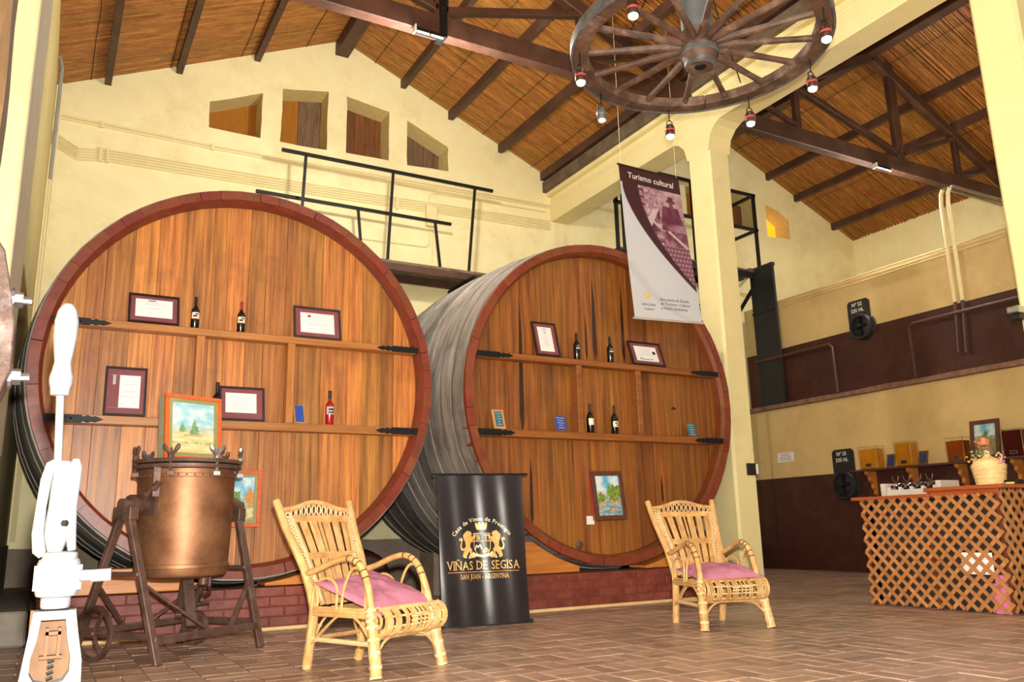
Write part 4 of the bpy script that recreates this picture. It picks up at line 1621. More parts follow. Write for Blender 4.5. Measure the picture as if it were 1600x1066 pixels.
b.lathe([(0.341, 1.490), (0.4263, 1.490), (0.4301, 1.497), (0.4247, 1.522), (0.3488, 1.526), (0.31, 1.50), (.0001, 1.515), (.0001, 1.49)], 48, kc)
b.build('lid', M['rust'], kt, smooth=35)
for i, a in enumerate((-100, -150, 155, 100, 50, 5, -45)):
    a = math.radians(a) + KA
    c = kc + Vector((.415 * math.cos(a), .415 * math.sin(a), 0))
    b = MB()
    b.tube([c + Vector((0, 0, 1.38)), c + Vector((0, 0, 1.60))], .012, 6)
    b.lathe([(0.026, 1.522), (0.026, 1.55), (0.014, 1.565)], 8, c)
    t_ = Vector((-math.sin(a), math.cos(a), 0))
    for s in (-1, 1):
        p0 = c + Vector((0, 0, 1.545))
        b.tube([p0, p0 + t_ * s * .03 + Vector((0, 0, .03)), p0 + t_ * s * .052 + Vector((0, 0, .062)), p0 + t_ * s * .06 + Vector((0, 0, .085))],
               [.010, .014, .019, .010], 6)
    b.box(c + Vector((0, 0, 1.40)), (.05, .05, .03))
    b.build('wing_nut', M['rust'] if i % 3 else M['steel'], kt, smooth=40)
# hinge lugs hanging at the left rim
b = MB()
for k, (dw, z) in enumerate(((-.385, 1.33), (-.41, 1.28), (-.375, 1.25))):
    p0 = kp(KW + dw, KD - .12 + .05 * k, z)
    b.tube([p0, p0 + KU * -.04 + Vector((0, 0, -.05)), p0 + KU * -.07 + Vector((0, 0, -.05))], [.022, .028, .018], 6)
b.beam(kp(KW - .39, KD - .1, 1.45), kp(KW - .39, KD - .1, 1.22), .05, .03)
b.build('hinge_lug', M['rust'], kt, smooth=40)
for s in (-1, 1):
    b = MB()
    x = KW + s * .50
    R = Matrix((KU, KN, Vector((0, 0, 1)))).transposed()
    b.box(kp(KW + s * .375, KD, 1.16), (.03, .20, .17), R)
    b.build('trunnion_plate', M['rust'], kt)
    b = MB()
    b.tube([kp(KW + s * .37, KD, 1.16), kp(KW + s * .62, KD, 1.16)], .045, 10)
    b.tube([kp(KW + s * .46, KD, 1.16), kp(KW + s * .54, KD, 1.16)], .075, 12)
    b.build('trunnion', M['rust'], kt, smooth=40)
b = MB()
b.lathe([(0.03, .52), (0.04, .53), (0.04, .58)], 10, kp(KW + .05, KD - .2, 0))
b.tube([kp(KW + .16, KD - .15, .58), kp(KW + .16, KD - .15, .50), kp(KW + .12, KD - .2, .46), kp(KW - .05, KD - .3, .445), kp(KW - .1, KD - .36, .42)], .016, 7)
b.build('drain_cock', M['pipe_dark'], kt, smooth=40)

ks = thing('iron_stand', kp(KW, KD, 0), 'rusty angle iron stand on four splayed legs under the copper kettle', 'stand')


def kbar(nm, a, c, wd=.05, ht=.05, m='rust'):
    b = MB()
    b.beam(a, c, wd, ht)
    b.build(nm, M[m], ks, bevel=.005)


WL, WR = -.515, .60
for wx, fx in ((WL, -.50), (WR, .525)):
    kbar('leg', kp(wx, KD - .04, 1.10), kp(fx, -.02, 0), .06, .045)
    kbar('leg', kp(wx, KD + .04, 1.10), kp(fx, .93, 0), .06, .045)
    kbar('bearing_block', kp(wx, KD - .10, 1.09), kp(wx, KD + .10, 1.09), .08, .10)
    kbar('side_rail', kp(fx + (wx - fx) * .2, .05, .20), kp(fx + (wx - fx) * .2, .86, .20), .05, .05)
    kbar('side_rail', kp(fx + (wx - fx) * .55, .20, .64), kp(fx + (wx - fx) * .55, .66, .64), .08, .03)
kbar('front_rail', kp(-.50, .04, .17), kp(.53, .04, .17), .05, .06)
kbar('back_rail', kp(-.50, .86, .20), kp(.53, .86, .20), .05, .05)
kbar('brace', kp(-.50, .17, .56), kp(.02, .05, .19), .045, .02)
kbar('brace', kp(.55, .17, .52), kp(.25, .05, .19), .045, .02)
kbar('brace', kp(-.50, .70, .56), kp(-.1, .86, .20), .045, .02)
kbar('brace', kp(.55, .70, .52), kp(.1, .86, .20), .045, .02)
kbar('brace', kp(-.1, .25, .30), kp(.25, .6, .62), .05, .03)
kbar('tilt_strut', kp(.15, .46, .60), kp(.08, .30, .20), .09, .05)
kbar('bracket_plate', kp(.28, .72, .33), kp(.62, .72, .33), .06, .02)
b = MB()
RK = Matrix((KN, Vector((0, 0, 1)), KU)).transposed()
b.lathe([(.06, 0), (.13, 0), (.135, .02), (.13, .05), (.06, .05), (.05, .02)], 18, kp(.12, .33, .19), RK)
b.build('gear_wheel', M['rust'], ks, smooth=40)
b = MB()
b.lathe([(.17, 0), (.20, 0), (.20, .025), (.17, .025), (.17, 0)], 24, kp(-.62, .55, .22), RK)
for k in range(3):
    a = k * 2 * PI / 3
    b.beam(kp(-.61, .55, .22), kp(-.61, .55, .22) + (KN * math.cos(a) + Vector((0, 0, 1)) * math.sin(a)) * .18, .025, .015)
b.build('hand_wheel', M['rust'], ks, smooth=40)
kbar('wheel_shaft', kp(-.63, .55, .22), kp(-.40, .55, .22), .03, .03)

pu = (KU * .85 + Vector((.35, -.25, 0))).normalized()
po = kp(.055, KD - .05, 1.525)
painting('landscape_painting', po, (.92, .38, 0), (-.03, .12, 1), .52, .56, .035, M['frame_or'], paint_pines,
         'orange framed painting of two pine trees standing on the kettle lid', M['frame_or_in'], .11, M['canvas_edge'], 40, 50)
# ================================================================== WICKER ARMCHAIRS
def smoothpath(pts, n=6):
    out = []
    P = [Vector(p) for p in pts]
    for i in range(len(P) - 1):
        p0, p1, p2, p3 = P[max(i - 1, 0)], P[i], P[i + 1], P[min(i + 2, len(P) - 1)]
        for k in range(n):
            t = k / n
            out.append(.5 * ((2 * p1) + (-p0 + p2) * t + (2 * p0 - 5 * p1 + 4 * p2 - p3) * t * t + (-p0 + 3 * p1 - 3 * p2 + p3) * t ** 3))
    out.append(P[-1])
    return out


def wicker_chair(loc, rz, label):
    t = thing('wicker_armchair', loc, label, 'chair', 'wicker armchairs', rz)

    def B(nm, mb, m='rattan', parent=None, smooth=True):
        return mb.build(nm, M[m] if isinstance(m, str) else m, parent or t, smooth=smooth, local=True)

    def backpt(s, f):
        """point on the inner face of a back post, f from seat (0) to top (1)"""
        a, c = Vector((s * .245, .665, .40)), Vector((s * .345, .965, 1.10))
        m_ = Vector((s * .275, .735, .66))
        return (1 - f) ** 2 * a + 2 * f * (1 - f) * m_ + f * f * c
    for s in (-1, 1):
        # arm and front leg in one bent cane
        pth = smoothpath([(s * .325, 0, 0), (s * .305, .045, .22), (s * .288, .09, .42), (s * .280, .13, .56), (s * .278, .20, .685), (s * .278, .31, .735),
                          (s * .280, .44, .718), (s * .286, .60, .665), (s * .285, .715, .635)])
        b = MB()
        b.tube(pth, [.032 - .010 * min(i / 30, 1) for i in range(len(pth))], 9)
        arm = B('arm', b)
        b = MB()
        leg = smoothpath([(s * .325, 0, 0), (s * .305, .045, .22), (s * .288, .09, .42)], 6)
        b.tube(leg, [.040] * len(leg), 9)
        lg = B('leg', b, 'rattan')
        b = MB()
        for k in range(len(leg) - 1):
            if k % 2 == 0 or k > 8:
                p, q = leg[k], leg[k + 1]
                b.tube([p, p + (q - p) * .5], .0425, 9)
        B('binding', b, 'rattan_wrap', lg)
        b = MB()
        for f in (20, 22, 25, 27, 30):
            p, q = pth[f], pth[f + 1]
            b.tube([p, p + (q - p) * .35], .027, 9)
        B('knot', b, 'rattan_knot', arm)
        # back post and rear leg
        post = smoothpath([(s * .245, .735, 0), (s * .25, .70, .20), (s * .255, .675, .40), (s * .285, .745, .66), (s * .33, .895, .94), (s * .358, .985, 1.145)])
        b = MB()
        b.tube(post, [.034] * 12 + [.030] * (len(post) - 14) + [.030, .028], 9)
        bpost = B('back_post', b)
        # woven lace strip down the inside of the back post
        b = MB()
        n = 30
        for i in range(n):
            f = .10 + .84 * i / n
            p, q = backpt(s, f), backpt(s, f + .84 / n)
            d = (q - p)
            c0 = (p + q) / 2 - Vector((s * .035, .012, 0))
            ring = [c0 + Vector((math.cos(a) * .030, 0, 0)) + d.normalized() * math.sin(a) * .022 for a in [2 * PI * k / 8 for k in range(8)]]
            b.tube(ring, .0065, 4, True)
        B('lace_strip', b, 'rattan_wrap')
        b = MB()
        b.tube([backpt(s, f) - Vector((s * .068, .012, 0)) for f in (.06, .3, .5, .7, .9)], .009, 6)
        B('lace_edge', b)
        # bent canes filling the arm
        b = MB()
        seat_z = .395
        for y0, y1, top in ((.10, .37, .665), (.37, .66, .60)):
            ym = (y0 + y1) / 2
            b.tube(smoothpath([(s * .285, y0 + .05, seat_z), (s * .282, y0 + .045, .53), (s * .281, ym - .05, top - .01), (s * .281, ym + .04, top),
                               (s * .282, y1 - .02, .54), (s * .285, y1, seat_z)], 5), .010, 6)
        b.tube(smoothpath([(s * .285, .70, .60), (s * .28, .62, .54), (s * .285, .60, .42)], 5), .009, 6)
        B('arm_brace', b)
        # side rails
        b = MB()
        for dz in (-.022, 0, .022):
            b.tube([(s * .285, .08, .385 + dz), (s * .27, .68, .385 + dz)], .0125, 6)
        B('side_rail', b)
        b = MB()
        b.tube([(s * .305, .05, .20), (s * .252, .70, .20)], .017, 7)
        B('stretcher', b, 'rattan_wrap')
        b = MB()
        for o_ in (-.012, .012):
            b.tube(smoothpath([(s * .300 + o_, .06, .21), (s * .285, .20, .33), (s * .28, .33, .378), (s * .275, .46, .33), (s * .252 + o_, .69, .16)], 5), .009, 6)
        B('side_strut', b)
    # top arch of the back
    b = MB()
    ar = smoothpath([(-.345, .955, 1.075), (-.22, .960, 1.088), (-.09, .968, 1.124), (.0, .972, 1.135), (.09, .968, 1.124), (.22, .960, 1.088), (.345, .955, 1.075)])
    b.tube(ar, .019, 8)
    B('top_arch', b)
    b = MB()
    for i in range(12):
        x = -.27 + .54 * i / 11
        z = 1.052 + .035 * math.cos(x / .27 * PI / 2)
        c0 = Vector((x, .957, z - .008))
        b.tube([c0 + Vector((math.cos(a) * .018, 0, math.sin(a) * (.028 + .008 * math.cos(x / .27 * PI / 2)))) for a in [2 * PI * k / 10 for k in range(10)]], .0055, 4, True)
    B('loop_row', b, 'rattan_wrap')
    for f, wd in ((.90, .02), (.56, .018), (.22, .018)):
        b = MB()
        L_, R_ = backpt(-1, f), backpt(1, f)
        for dz in (-.016, 0, .016):
            b.tube([L_ + Vector((.06, -.005, dz)), (L_ + R_) / 2 + Vector((0, .012, dz)), R_ + Vector((-.06, -.005, dz))], .0105, 6)
        B('back_rail', b)
    xs = (-.21, -.155, -.128, -.075, -.045, .0, .045, .075, .128, .155, .21)
    for i, x in enumerate(xs):
        f0, f1 = .03, .90
        p = backpt(1, f0)
        q = backpt(1, f1)
        m_ = backpt(1, .5)
        k0, k1, km = p.x - .05, q.x - .04, m_.x - .045
        b = MB()
        wd = .038 if i % 2 == 0 else .016
        pts = []
        for k in range(7):
            f = f0 + (f1 - f0) * k / 6
            r = backpt(1, f)
            pts.append(Vector((x / .21 * (r.x - .085), r.y + .012, r.z)))
        for k in range(6):
            b.beam(pts[k], pts[k + 1], wd, .012, (0, 1, 0))
        B('back_slat', b, 'rattan', None, False)
    # seat: canes front to back, curling over the front roll
    b = MB()
    rc = Vector((0, .022, .335))
    rr = .088
    n = 30
    for i in range(n):
        x = -.285 + .57 * i / (n - 1)
        if i % 4 == 3 or i in (8, 17, 22):
            continue
        pts = [(x * .93, .66, .40), (x * .95, .40, .39), (x * .97, .15, .402), (x, rc.y + .03, rc.z + rr * .99)]
        for k in range(9):
            a = PI / 2 + 1.25 * PI * k / 8
            pts.append((x, rc.y + math.cos(a) * rr, rc.z + math.sin(a) * rr))
        b.tube(pts, .0078, 5)
    B('seat_canes', b)
    b = MB()
    for a in (PI * .55, PI * .85, PI * 1.12, PI * 1.4):
        b.tube([(-.288, rc.y + math.cos(a) * (rr - .012), rc.z + math.sin(a) * (rr - .012)), (.288, rc.y + math.cos(a) * (rr - .012), rc.z + math.sin(a) * (rr - .012))], .008, 5)
    for z in (.36, .335, .31):
        for x in (-.02, .06):
            b.tube([(x - .05, rc.y - rr * 1.05, z), (x + .05, rc.y - rr * 1.05, z)], .006, 5)
    B('roll_stringer', b, 'rattan_wrap')
    for s in (-1, 1):
        b = MB()
        sp = []
        for k in range(34):
            a = PI / 2 - s * 0 + k * .42
            r = .092 * (1 - k / 38)
            sp.append((s * (.296 + .0007 * k), rc.y + math.cos(a) * r, rc.z + math.sin(a) * r))
        b.tube(sp, .0095, 5)
        B('scroll', b)
    for nm, p, q, r in (('front_rail', (-.30, .055, .235), (.30, .055, .235), .012), ('front_rail', (-.30, .055, .255), (.30, .055, .255), .012),
                        ('back_seat_rail', (-.25, .665, .385), (.25, .665, .385), .016), ('back_stretcher', (-.252, .70, .20), (.252, .70, .20), .015)):
        b = MB()
        b.tube([p, q], r, 6)
        B(nm, b)
    for s in (-1, 1):
        b = MB()
        b.tube(smoothpath([(s * .31, .03, .10), (s * .22, .045, .20), (s * .12, .055, .238)], 5), .009, 6)
        B('front_strut', b)
        b = MB()
        b.tube(smoothpath([(s * .25, .72, .10), (s * .15, .70, .30), (s * .05, .68, .37)], 5), .009, 6)
        B('back_strut', b)
    return t


def cushion(loc, rz, label, rise, roll, thick, hx, hy, droop, seed):
    """pillow in local axes: rise lifts the back edge, roll lifts the right side, droop lets the front edge hang"""
    N_ = 30

    def pt(u, v, s):
        x, y = (u - .5) * 2, (v - .5) * 2
        puff = (max(0, 1 - abs(x) ** 2.6) * max(0, 1 - abs(y) ** 2.6)) ** .55
        kx = 1 - .07 * (1 - y * y)
        ky = 1 - .07 * (1 - x * x)
        wr = (noise.noise((x * 2.2, y * 2.2, s * 2 + seed)) * .018 + noise.noise((x * 6, y * 5, s * 3 + seed)) * .011 + abs(noise.noise((x * 4 + y * 3, y * 7 - x * 2, seed))) * -.012) * puff
        f = (y + 1) / 2
        z = rise * f ** 1.3 + roll * x + .035 * abs(x) ** 3 * f - droop * max(0, -y - .5) ** 2 * 4
        return Vector((x * hx * kx, y * hy * ky, z + (thick * puff + wr if s > 0 else -.15 * thick * puff)))
    a = MB()
    a.grid(lambda u, v: pt(u, v, 1), N_, N_)
    a.grid(lambda u, v: pt(u, v, -1), N_, N_)
    o = a.build('seat_cushion', M['cushion'], None, loc=(0, 0, 0), smooth=70)
    o.location = loc
    o.rotation_euler = (0, 0, rz)
    return tag(o, label, 'cushion', 'pink cushions on the wicker armchairs')


CH1 = (2.232, 5.422, math.radians(25.8))
CH2 = (5.446, 5.723, math.radians(-14.3))
wicker_chair((CH1[0], CH1[1], 0), CH1[2], 'near wicker armchair, between the copper kettle and the black banner')
wicker_chair((CH2[0], CH2[1], 0), CH2[2], 'far wicker armchair, before the right cask and middle pillar')


def at(ch, x, y, z):
    c, s = math.cos(ch[2]), math.sin(ch[2])
    return (ch[0] + c * x - s * y, ch[1] + s * x + c * y, z)


cushion(at(CH1, 0.0, .345, .425), CH1[2] + .06, 'crumpled pink cushion on the near wicker armchair', .15, .025, .072, .31, .30, .03, 1)
cushion(at(CH2, 0.03, .345, .425), CH2[2] - .04, 'puffy pink cushion on the far wicker armchair', .045, .01, .105, .31, .29, .0, 5)


# ================================================================== BLACK STANDING BANNER
bp0, bp1 = Vector((3.43, 7.56, 0)), Vector((4.31, 7.40, 0))
bu = (bp1 - bp0)
BW = bu.length
bu.normalize()
bn = Vector((bu.y, -bu.x, 0))       # towards the camera
BH = 1.45
bt = thing('standing_banner', (bp0 + bp1) / 2, 'black winery banner with a gold lion crest standing by the casks', 'banner')
bx = Vector((-.05, 0.02, 0))


def bwave(u, v):
    return (0.012 * math.sin(u * 9.5 + .6) * (1 - .4 * v) + .008 * math.sin(u * 23 + 2 * v) + .010 * math.sin(u * 4 + v * 3)) * (.35 + .65 * min(1, 4 * v * (1 - v) + .3))


def bpt(u, v, off=0.0):
    return bp0 + bx * v + bu * (u * BW) + Vector((0, 0, .012 + v * (BH - .012))) + bn * (bwave(u, v) + off)


b = MB()
b.grid(lambda u, v: bpt(u, v), 60, 30)
b.grid(lambda u, v: bpt(u, v, -.004), 60, 30)
b.build('vinyl_sheet', M['vinyl'], bt, smooth=60)
b = MB()
b.tube([bpt(-.06, 1, -.004), bpt(1.07, 1, -.004)], .011, 8)
b.build('top_rod', M['iron'], bt, smooth=40)
b = MB()
b.span((0, 0, 0), (0, 0, 0))
b = MB()
b.beam(bp0 + bu * -.03 + Vector((0, 0, .014)) - bn * .02, bp0 + bu * (BW + .03) + Vector((0, 0, .014)) - bn * .02, .028, .05, (0, 0, 1))
b.build('base_bar', M['iron'], bt)
b = MB()
b.tube([bp0 + bu * (BW * .5) - bn * .03, bp0 + bu * (BW * .5) - bn * .03 + bx + Vector((0, 0, BH))], .010, 6)
b.tube([bp0 + bu * (BW * .5) - bn * .03 + Vector((0, 0, .02)), bp0 + bu * (BW * .5) - bn * .34 + Vector((0, 0, .012))], .012, 6)
b.build('back_pole', M['iron'], bt)


def bmap(x, y, off=.0025):
    """x, y in metres from the banner's lower left corner"""
    return bpt(x / BW, (y - .012) / (BH - .012), off)


def banner_flat(mb, vs, fs, mi=0, off=.0025):
    mb.add([bmap(x, y, off) for x, y in vs], fs, mi)


def poly_fan(mb, pts, mi=0, off=.0025):
    tr = tessellate_polygon([[Vector((p[0], p[1], 0)) for p in pts]])
    # cut finer so that the print follows the folds
    bm = bmesh.new()
    vv = [bm.verts.new((p[0], p[1], 0)) for p in pts]
    for f in tr:
        try:
            bm.faces.new([vv[i] for i in f])
        except Exception:
            pass
    bmesh.ops.subdivide_edges(bm, edges=[e for e in bm.edges if e.calc_length() > .05], cuts=2, use_grid_fill=True)
    bm.verts.ensure_lookup_table()
    bm.verts.index_update()
    banner_flat(mb, [(v.co.x, v.co.y) for v in bm.verts], [[v.index for v in f.verts] for f in bm.faces], mi, off)
    bm.free()


def serif_bits(ch, x, w_, h, th):
    """little slabs added at the stroke ends of a capital"""
    s = .05 * h
    L_ = {'I': ((.5, 0), (.5, 1)), 'N': ((.10, 0), (.10, 1), (.9, 1)), 'Ñ': ((.10, 0), (.10, 1), (.9, 1)), 'A': ((.05, 0), (.95, 0)), 'V': ((.05, 1), (.95, 1)),
          'D': ((.08, 0), (.08, 1)), 'E': ((.08, 0), (.08, 1)), 'R': ((.08, 0), (.08, 1), (.95, 0)), 'T': ((.5, 0),), 'J': ((.7, 1),), 'U': ((.1, 1), (.9, 1)),
          'B': ((.08, 0), (.08, 1))}.get(ch, ())
    return [(x + f * w_, 0 if g == 0 else h * .715 - th) for f, g in L_]


def caps(mb, txt, xc, y, size, width, mi, off=.003):
    glyphs = []
    x = 0
    for ch in txt:
        if ch == ' ':
            x += .32 * size
            continue
        vs, fs, wd = text_geo(ch, size, 0.0)
        x0 = min(v[0] for v in vs)
        glyphs.append((ch, x - x0, vs, fs, wd - x0, x))
        x += wd - x0 + .10 * size
    k = width / x
    for ch, dx, vs, fs, wd, gx in glyphs:
        banner_flat(mb, [(xc - width / 2 + (v[0] + dx) * k, y + v[1]) for v in vs], fs, mi, off)
        th = size * .035
        for sx, sy in serif_bits(ch, gx, wd, size, th):
            cx = xc - width / 2 + sx * k
            hw = size * .10
            banner_flat(mb, [(cx - hw, y + sy), (cx + hw, y + sy), (cx + hw, y + sy + th), (cx - hw, y + sy + th)], [(0, 1, 2, 3)], mi, off + .0003)


XC = .44
t1 = MB()
caps(t1, 'VIÑAS DE SEGISA', XC + .005, .528, .117, .755, 0)
t1.build('lettering', M['gold'], bt, label='gold capitals')
t1 = MB()
banner_flat(t1, [(XC - .37 + .74 * i / 20, .503) for i in range(21)] + [(XC - .37 + .74 * i / 20, .509) for i in range(21)],
            [(i, i + 1, 22 + i, 21 + i) for i in range(20)], 0)
t1.build('rule', M['gold_or'], bt)
t1 = MB()
caps(t1, 'SAN JUAN - ARGENTINA', XC + .01, .440, .064, .50, 0)
t1.build('lettering', M['gold'], bt)
# arched line
t1 = MB()
arc = 'Casa de Vinos de Prestigio'
R_ = .335
ang = 0
items = []
for ch in arc:
    if ch == ' ':
        ang += .020 / R_
        continue
    vs, fs, wd = text_geo(ch, .056, .006)
    items.append((ch, ang, vs, fs, wd))
    ang += (wd + .0035) / R_
tot = ang
for ch, a, vs, fs, wd in items:
    th = PI / 2 + tot / 2 - a - wd / 2 / R_
    c, s = math.cos(th - PI / 2), math.sin(th - PI / 2)
    ox, oy = XC + R_ * math.cos(th), .660 + R_ * math.sin(th)
    banner_flat(t1, [(ox + c * (v[0] - wd / 2) - s * v[1], oy + s * (v[0] - wd / 2) + c * v[1]) for v in vs], fs, 0, .003)
t1.build('lettering', M['gold_lt'], bt, label='arched pale gold line of words')
# crest: crown, shield with B T, two lions, ribbon
cr_ = MB()
CXc = XC
lion = [(-.045, .000), (-.030, -.015), (-.050, -.035), (-.048, -.060), (-.085, -.050), (-.080, -.085), (-.115, -.090), (-.135, -.130), (-.120, -.165), (-.100, -.170),
        (-.112, -.205), (-.085, -.235), (-.060, -.250), (-.055, -.270), (-.095, -.272), (-.150, -.272), (-.155, -.250), (-.135, -.225), (-.145, -.190), (-.170, -.225),
        (-.195, -.250), (-.185, -.272), (-.225, -.272), (-.250, -.255), (-.240, -.215), (-.215, -.175), (-.200, -.130), (-.205, -.085), (-.225, -.050), (-.235, -.010),
        (-.215, .015), (-.185, .035), (-.165, .050), (-.150, .038), (-.125, .040), (-.100, .020), (-.095, .000), (-.110, -.012), (-.095, -.030), (-.070, -.015)]
tail = [(-.205, -.15), (-.245, -.165), (-.262, -.130), (-.250, -.090), (-.238, -.060), (-.255, -.035), (-.285, -.045), (-.295, -.070), (-.270, -.068), (-.262, -.085),
        (-.280, -.125), (-.272, -.175), (-.240, -.190), (-.205, -.175)]
SY = .862
k_ = .82
for sgn in (1, -1):
    for pg in (lion, tail):
        pts = [(CXc + sgn * (p[0] * .70 - .034), SY + p[1] * k_) for p in pg]
        if sgn < 0:
            pts = pts[::-1]
        poly_fan(cr_, pts, 0)
crown = [(-.055, 0), (.055, 0), (.072, .045), (.074, .085), (.052, .085), (.050, .065), (.036, .065), (.034, .088), (.012, .088), (.010, .068), (-.010, .068), (-.012, .088),
         (-.034, .088), (-.036, .065), (-.050, .065), (-.052, .085), (-.074, .085), (-.072, .045)]
poly_fan(cr_, [(CXc + p[0] * .8, .908 + p[1] * .8) for p in crown], 0)
# ribbon under the shield
rb = [(-.14, -.245), (-.10, -.222), (-.05, -.232), (0, -.245), (.05, -.232), (.10, -.222), (.14, -.245), (.15, -.285), (.13, -.285), (.115, -.262), (.05, -.265), (0, -.275), (-.05, -.265),
      (-.115, -.262), (-.13, -.285), (-.15, -.285)]
poly_fan(cr_, [(CXc + p[0], SY + p[1] * .8) for p in rb], 1)
crest = cr_.build('lion_crest', [M['gold'], M['gold_lt']], bt, label='gold crowned crest with two lions')
sh = MB()


def strip(pts, wd, mi=0):
    for a, c in zip(pts[:-1], pts[1:]):
        d = Vector((c[0] - a[0], c[1] - a[1]))
        if d.length < 1e-6:
            continue
        d.normalize()
        nx_, ny_ = -d.y * wd / 2, d.x * wd / 2
        banner_flat(sh, [(a[0] + nx_, a[1] + ny_), (a[0] - nx_, a[1] - ny_), (c[0] - nx_, c[1] - ny_), (c[0] + nx_, c[1] + ny_)], [(0, 1, 2, 3)], mi, .0038)


sy = SY - .092
outl = [(CXc - .082, sy + .100), (CXc + .082, sy + .100)]
arcp = [(CXc + .082 * math.cos(a), sy - .01 + .105 * math.sin(a) * 1.0) for a in [-k * PI / 14 for k in range(15)]]
pts = [outl[0], outl[1]] + [(CXc + .082, sy - .01)] + arcp + [(CXc - .082, sy - .01), outl[0]]
strip(pts, .007)
strip([(CXc - .082, sy + .028), (CXc + .082, sy + .028)], .006)
for ch, dx in (('B', -.038), ('T', .040)):
    vs, fs, wd = text_geo(ch, .070, 0.003)
    banner_flat(sh, [(CXc + dx - wd / 2 + v[0], sy + .040 + v[1]) for v in vs], fs, 0, .0038)
# a mountain line and a grape cluster in the lower field
strip([(CXc - .075, sy - .06), (CXc - .055, sy - .01), (CXc - .04, sy - .035), (CXc - .02, sy - .005), (CXc - .005, sy - .05)], .010, 1)
for gx, gy in ((.01, -.07), (.025, -.055), (.04, -.07), (.02, -.085), (.05, -.05), (.06, -.065), (.035, -.045)):
    banner_flat(sh, [(CXc + gx + .010 * math.cos(a), sy + gy + .010 * math.sin(a)) for a in [k * PI / 4 for k in range(8)]], [tuple(range(8))], 2, .0036)
strip([(CXc - .10, sy - .075), (CXc - .06, sy - .108), (CXc, sy - .122), (CXc + .06, sy - .108), (CXc + .10, sy - .075)], .012, 1)
sh.build('shield', [M['gold'], M['gold_lt'], M['gold_or']], bt)

# ================================================================== HANGING BANNER
HB = [Vector((6.52, 8.46, 5.77)), Vector((7.61, 8.49, 5.77)), Vector((7.65, 8.275, 3.59)), Vector((6.49, 8.255, 3.54))]   # tl, tr, br, bl
ht = thing('hanging_banner', (7.1, 8.42, 4.7), 'white and maroon cultural tourism banner hanging before the right cask', 'banner')


def hpt(u, v, off=0.0):
    top = HB[0].lerp(HB[1], u)
    bot = HB[3].lerp(HB[2], u)
    p = bot.lerp(top, v)
    ny = .012 * math.sin(u * 5 + v * 4) * (1 - abs(2 * v - 1) ** 4)
    return p + Vector((0, ny - off, -off * .1))


def edge(v):
    """left border curve of the maroon field, u as a function of height"""
    return .03 + .97 * max(0, (.86 - v) / .66) ** 1.55


def inner_edge(v):
    return min(1.0, .27 + .80 * max(0, (.90 - v) / .70) ** 1.9)


def hb_col(u, v):
    mar = (66, 24, 36)
    wht = (218, 222, 232)
    e, ie = edge(v), inner_edge(v)
    if v > .885:
        return mar
    if v < .20 or u < e - .006:
        # a faint pale grey sweep across the white foot
        g = .55 * max(0, 1 - abs(u - (1 - (v / .36) ** .5)) * 9) if 0 < v < .36 else 0
        return mixc(wht, (196, 198, 206), g)
    if u < e + .006:
        return mixc(wht, mar, (u - e + .006) / .012)
    if u < ie:
        return mar
    dk, lt = (104, 40, 66), (228, 204, 214)
    q = fbm(u * 9, v * 18, 3)
    t = .42 + q
    split = .60 - .10 * (v - .5)
    if v > .60:
        if u < split:          # tall sheet of label paper, then a tilted wine glass
            if v > .74:
                t = .62 + .5 * fbm(u * 22, v * 40, 2)
                if u < .36 and int(v * 60) % 3 == 0:
                    t = .1
            else:
                t = .30 + .8 * fbm(u * 7, v * 9, 5)
                if abs((u - .40) - (v - .64) * 1.2) < .05:
                    t = .95
                if abs(v - .645 - .02 * math.sin(u * 20)) < .012:
                    t = .9
        else:                  # a worker in a hat against a bright sky
            t = .70 - .35 * (v < .70) + .5 * fbm(u * 5, v * 14, 9)
            hx, hy = u - .80, v - .815
            if abs(hx) < .075 and abs(hy) < .010 or (abs(hx) < .045 and 0 <= hy < .035):
                t = .02
            if abs(hx) < .038 and -.045 < hy < 0:
                t = .22
            if -.16 < hy < -.04 and abs(hx + .02) < .13 + (-.04 - hy) * .5:
                t = .06 + .2 * fbm(u * 14, v * 20, 2)
    elif v > .44:
        if u < .66:
            t = .35 + 1.1 * fbm(u * 8, v * 14, 7)
            if abs(math.hypot((u - .55), (v - .475) * 1.7) - .05) < .012:
                t = .95
        else:                  # a clarinet or tap handle, bright bar
            t = .2 + .5 * fbm(u * 9, v * 15, 4)
            if abs((v - .56) + (u - .8) * .35) < .012 and u > .68:
                t = .95
    # grapes on the lower right
    if v < .50 and u > .55 + (.5 - v) * .3:
        cs = .058
        gx, gy = u / cs, v / (cs * .52)
        row = math.floor(gy)
        fx = (gx + (row % 2) * .5) % 1 - .5
        fy = gy % 1 - .5
        r = math.hypot(fx, fy)
        t = .85 - 1.3 * r + .25 * noise.noise((math.floor(gx + (row % 2) * .5), row, 3))
    return mixc(dk, lt, t)


b = MB()
b.grid(lambda u, v: hpt(u, v), 130, 260, 0, hb_col)
b.build('printed_sheet', M['print_matt'], ht)
b = MB()
b.tube([hpt(-.015, 1.003), hpt(1.01, 1.003)], .014, 8)
b.build('top_rod', M['frame'], ht, smooth=40)
b = MB()
b.tube([hpt(-.02, -.002), hpt(1.02, -.002)], .016, 8)
b.build('bottom_rod', M['white_wood'], ht, smooth=40)
b = MB()
for u in (.04, .96):
    p = hpt(u, 1)
    b.tube([p, Vector((p.x, p.y, zl(p.x) - .02))], .003, 4)
b.build('hanging_cord', M['pipe'], ht)


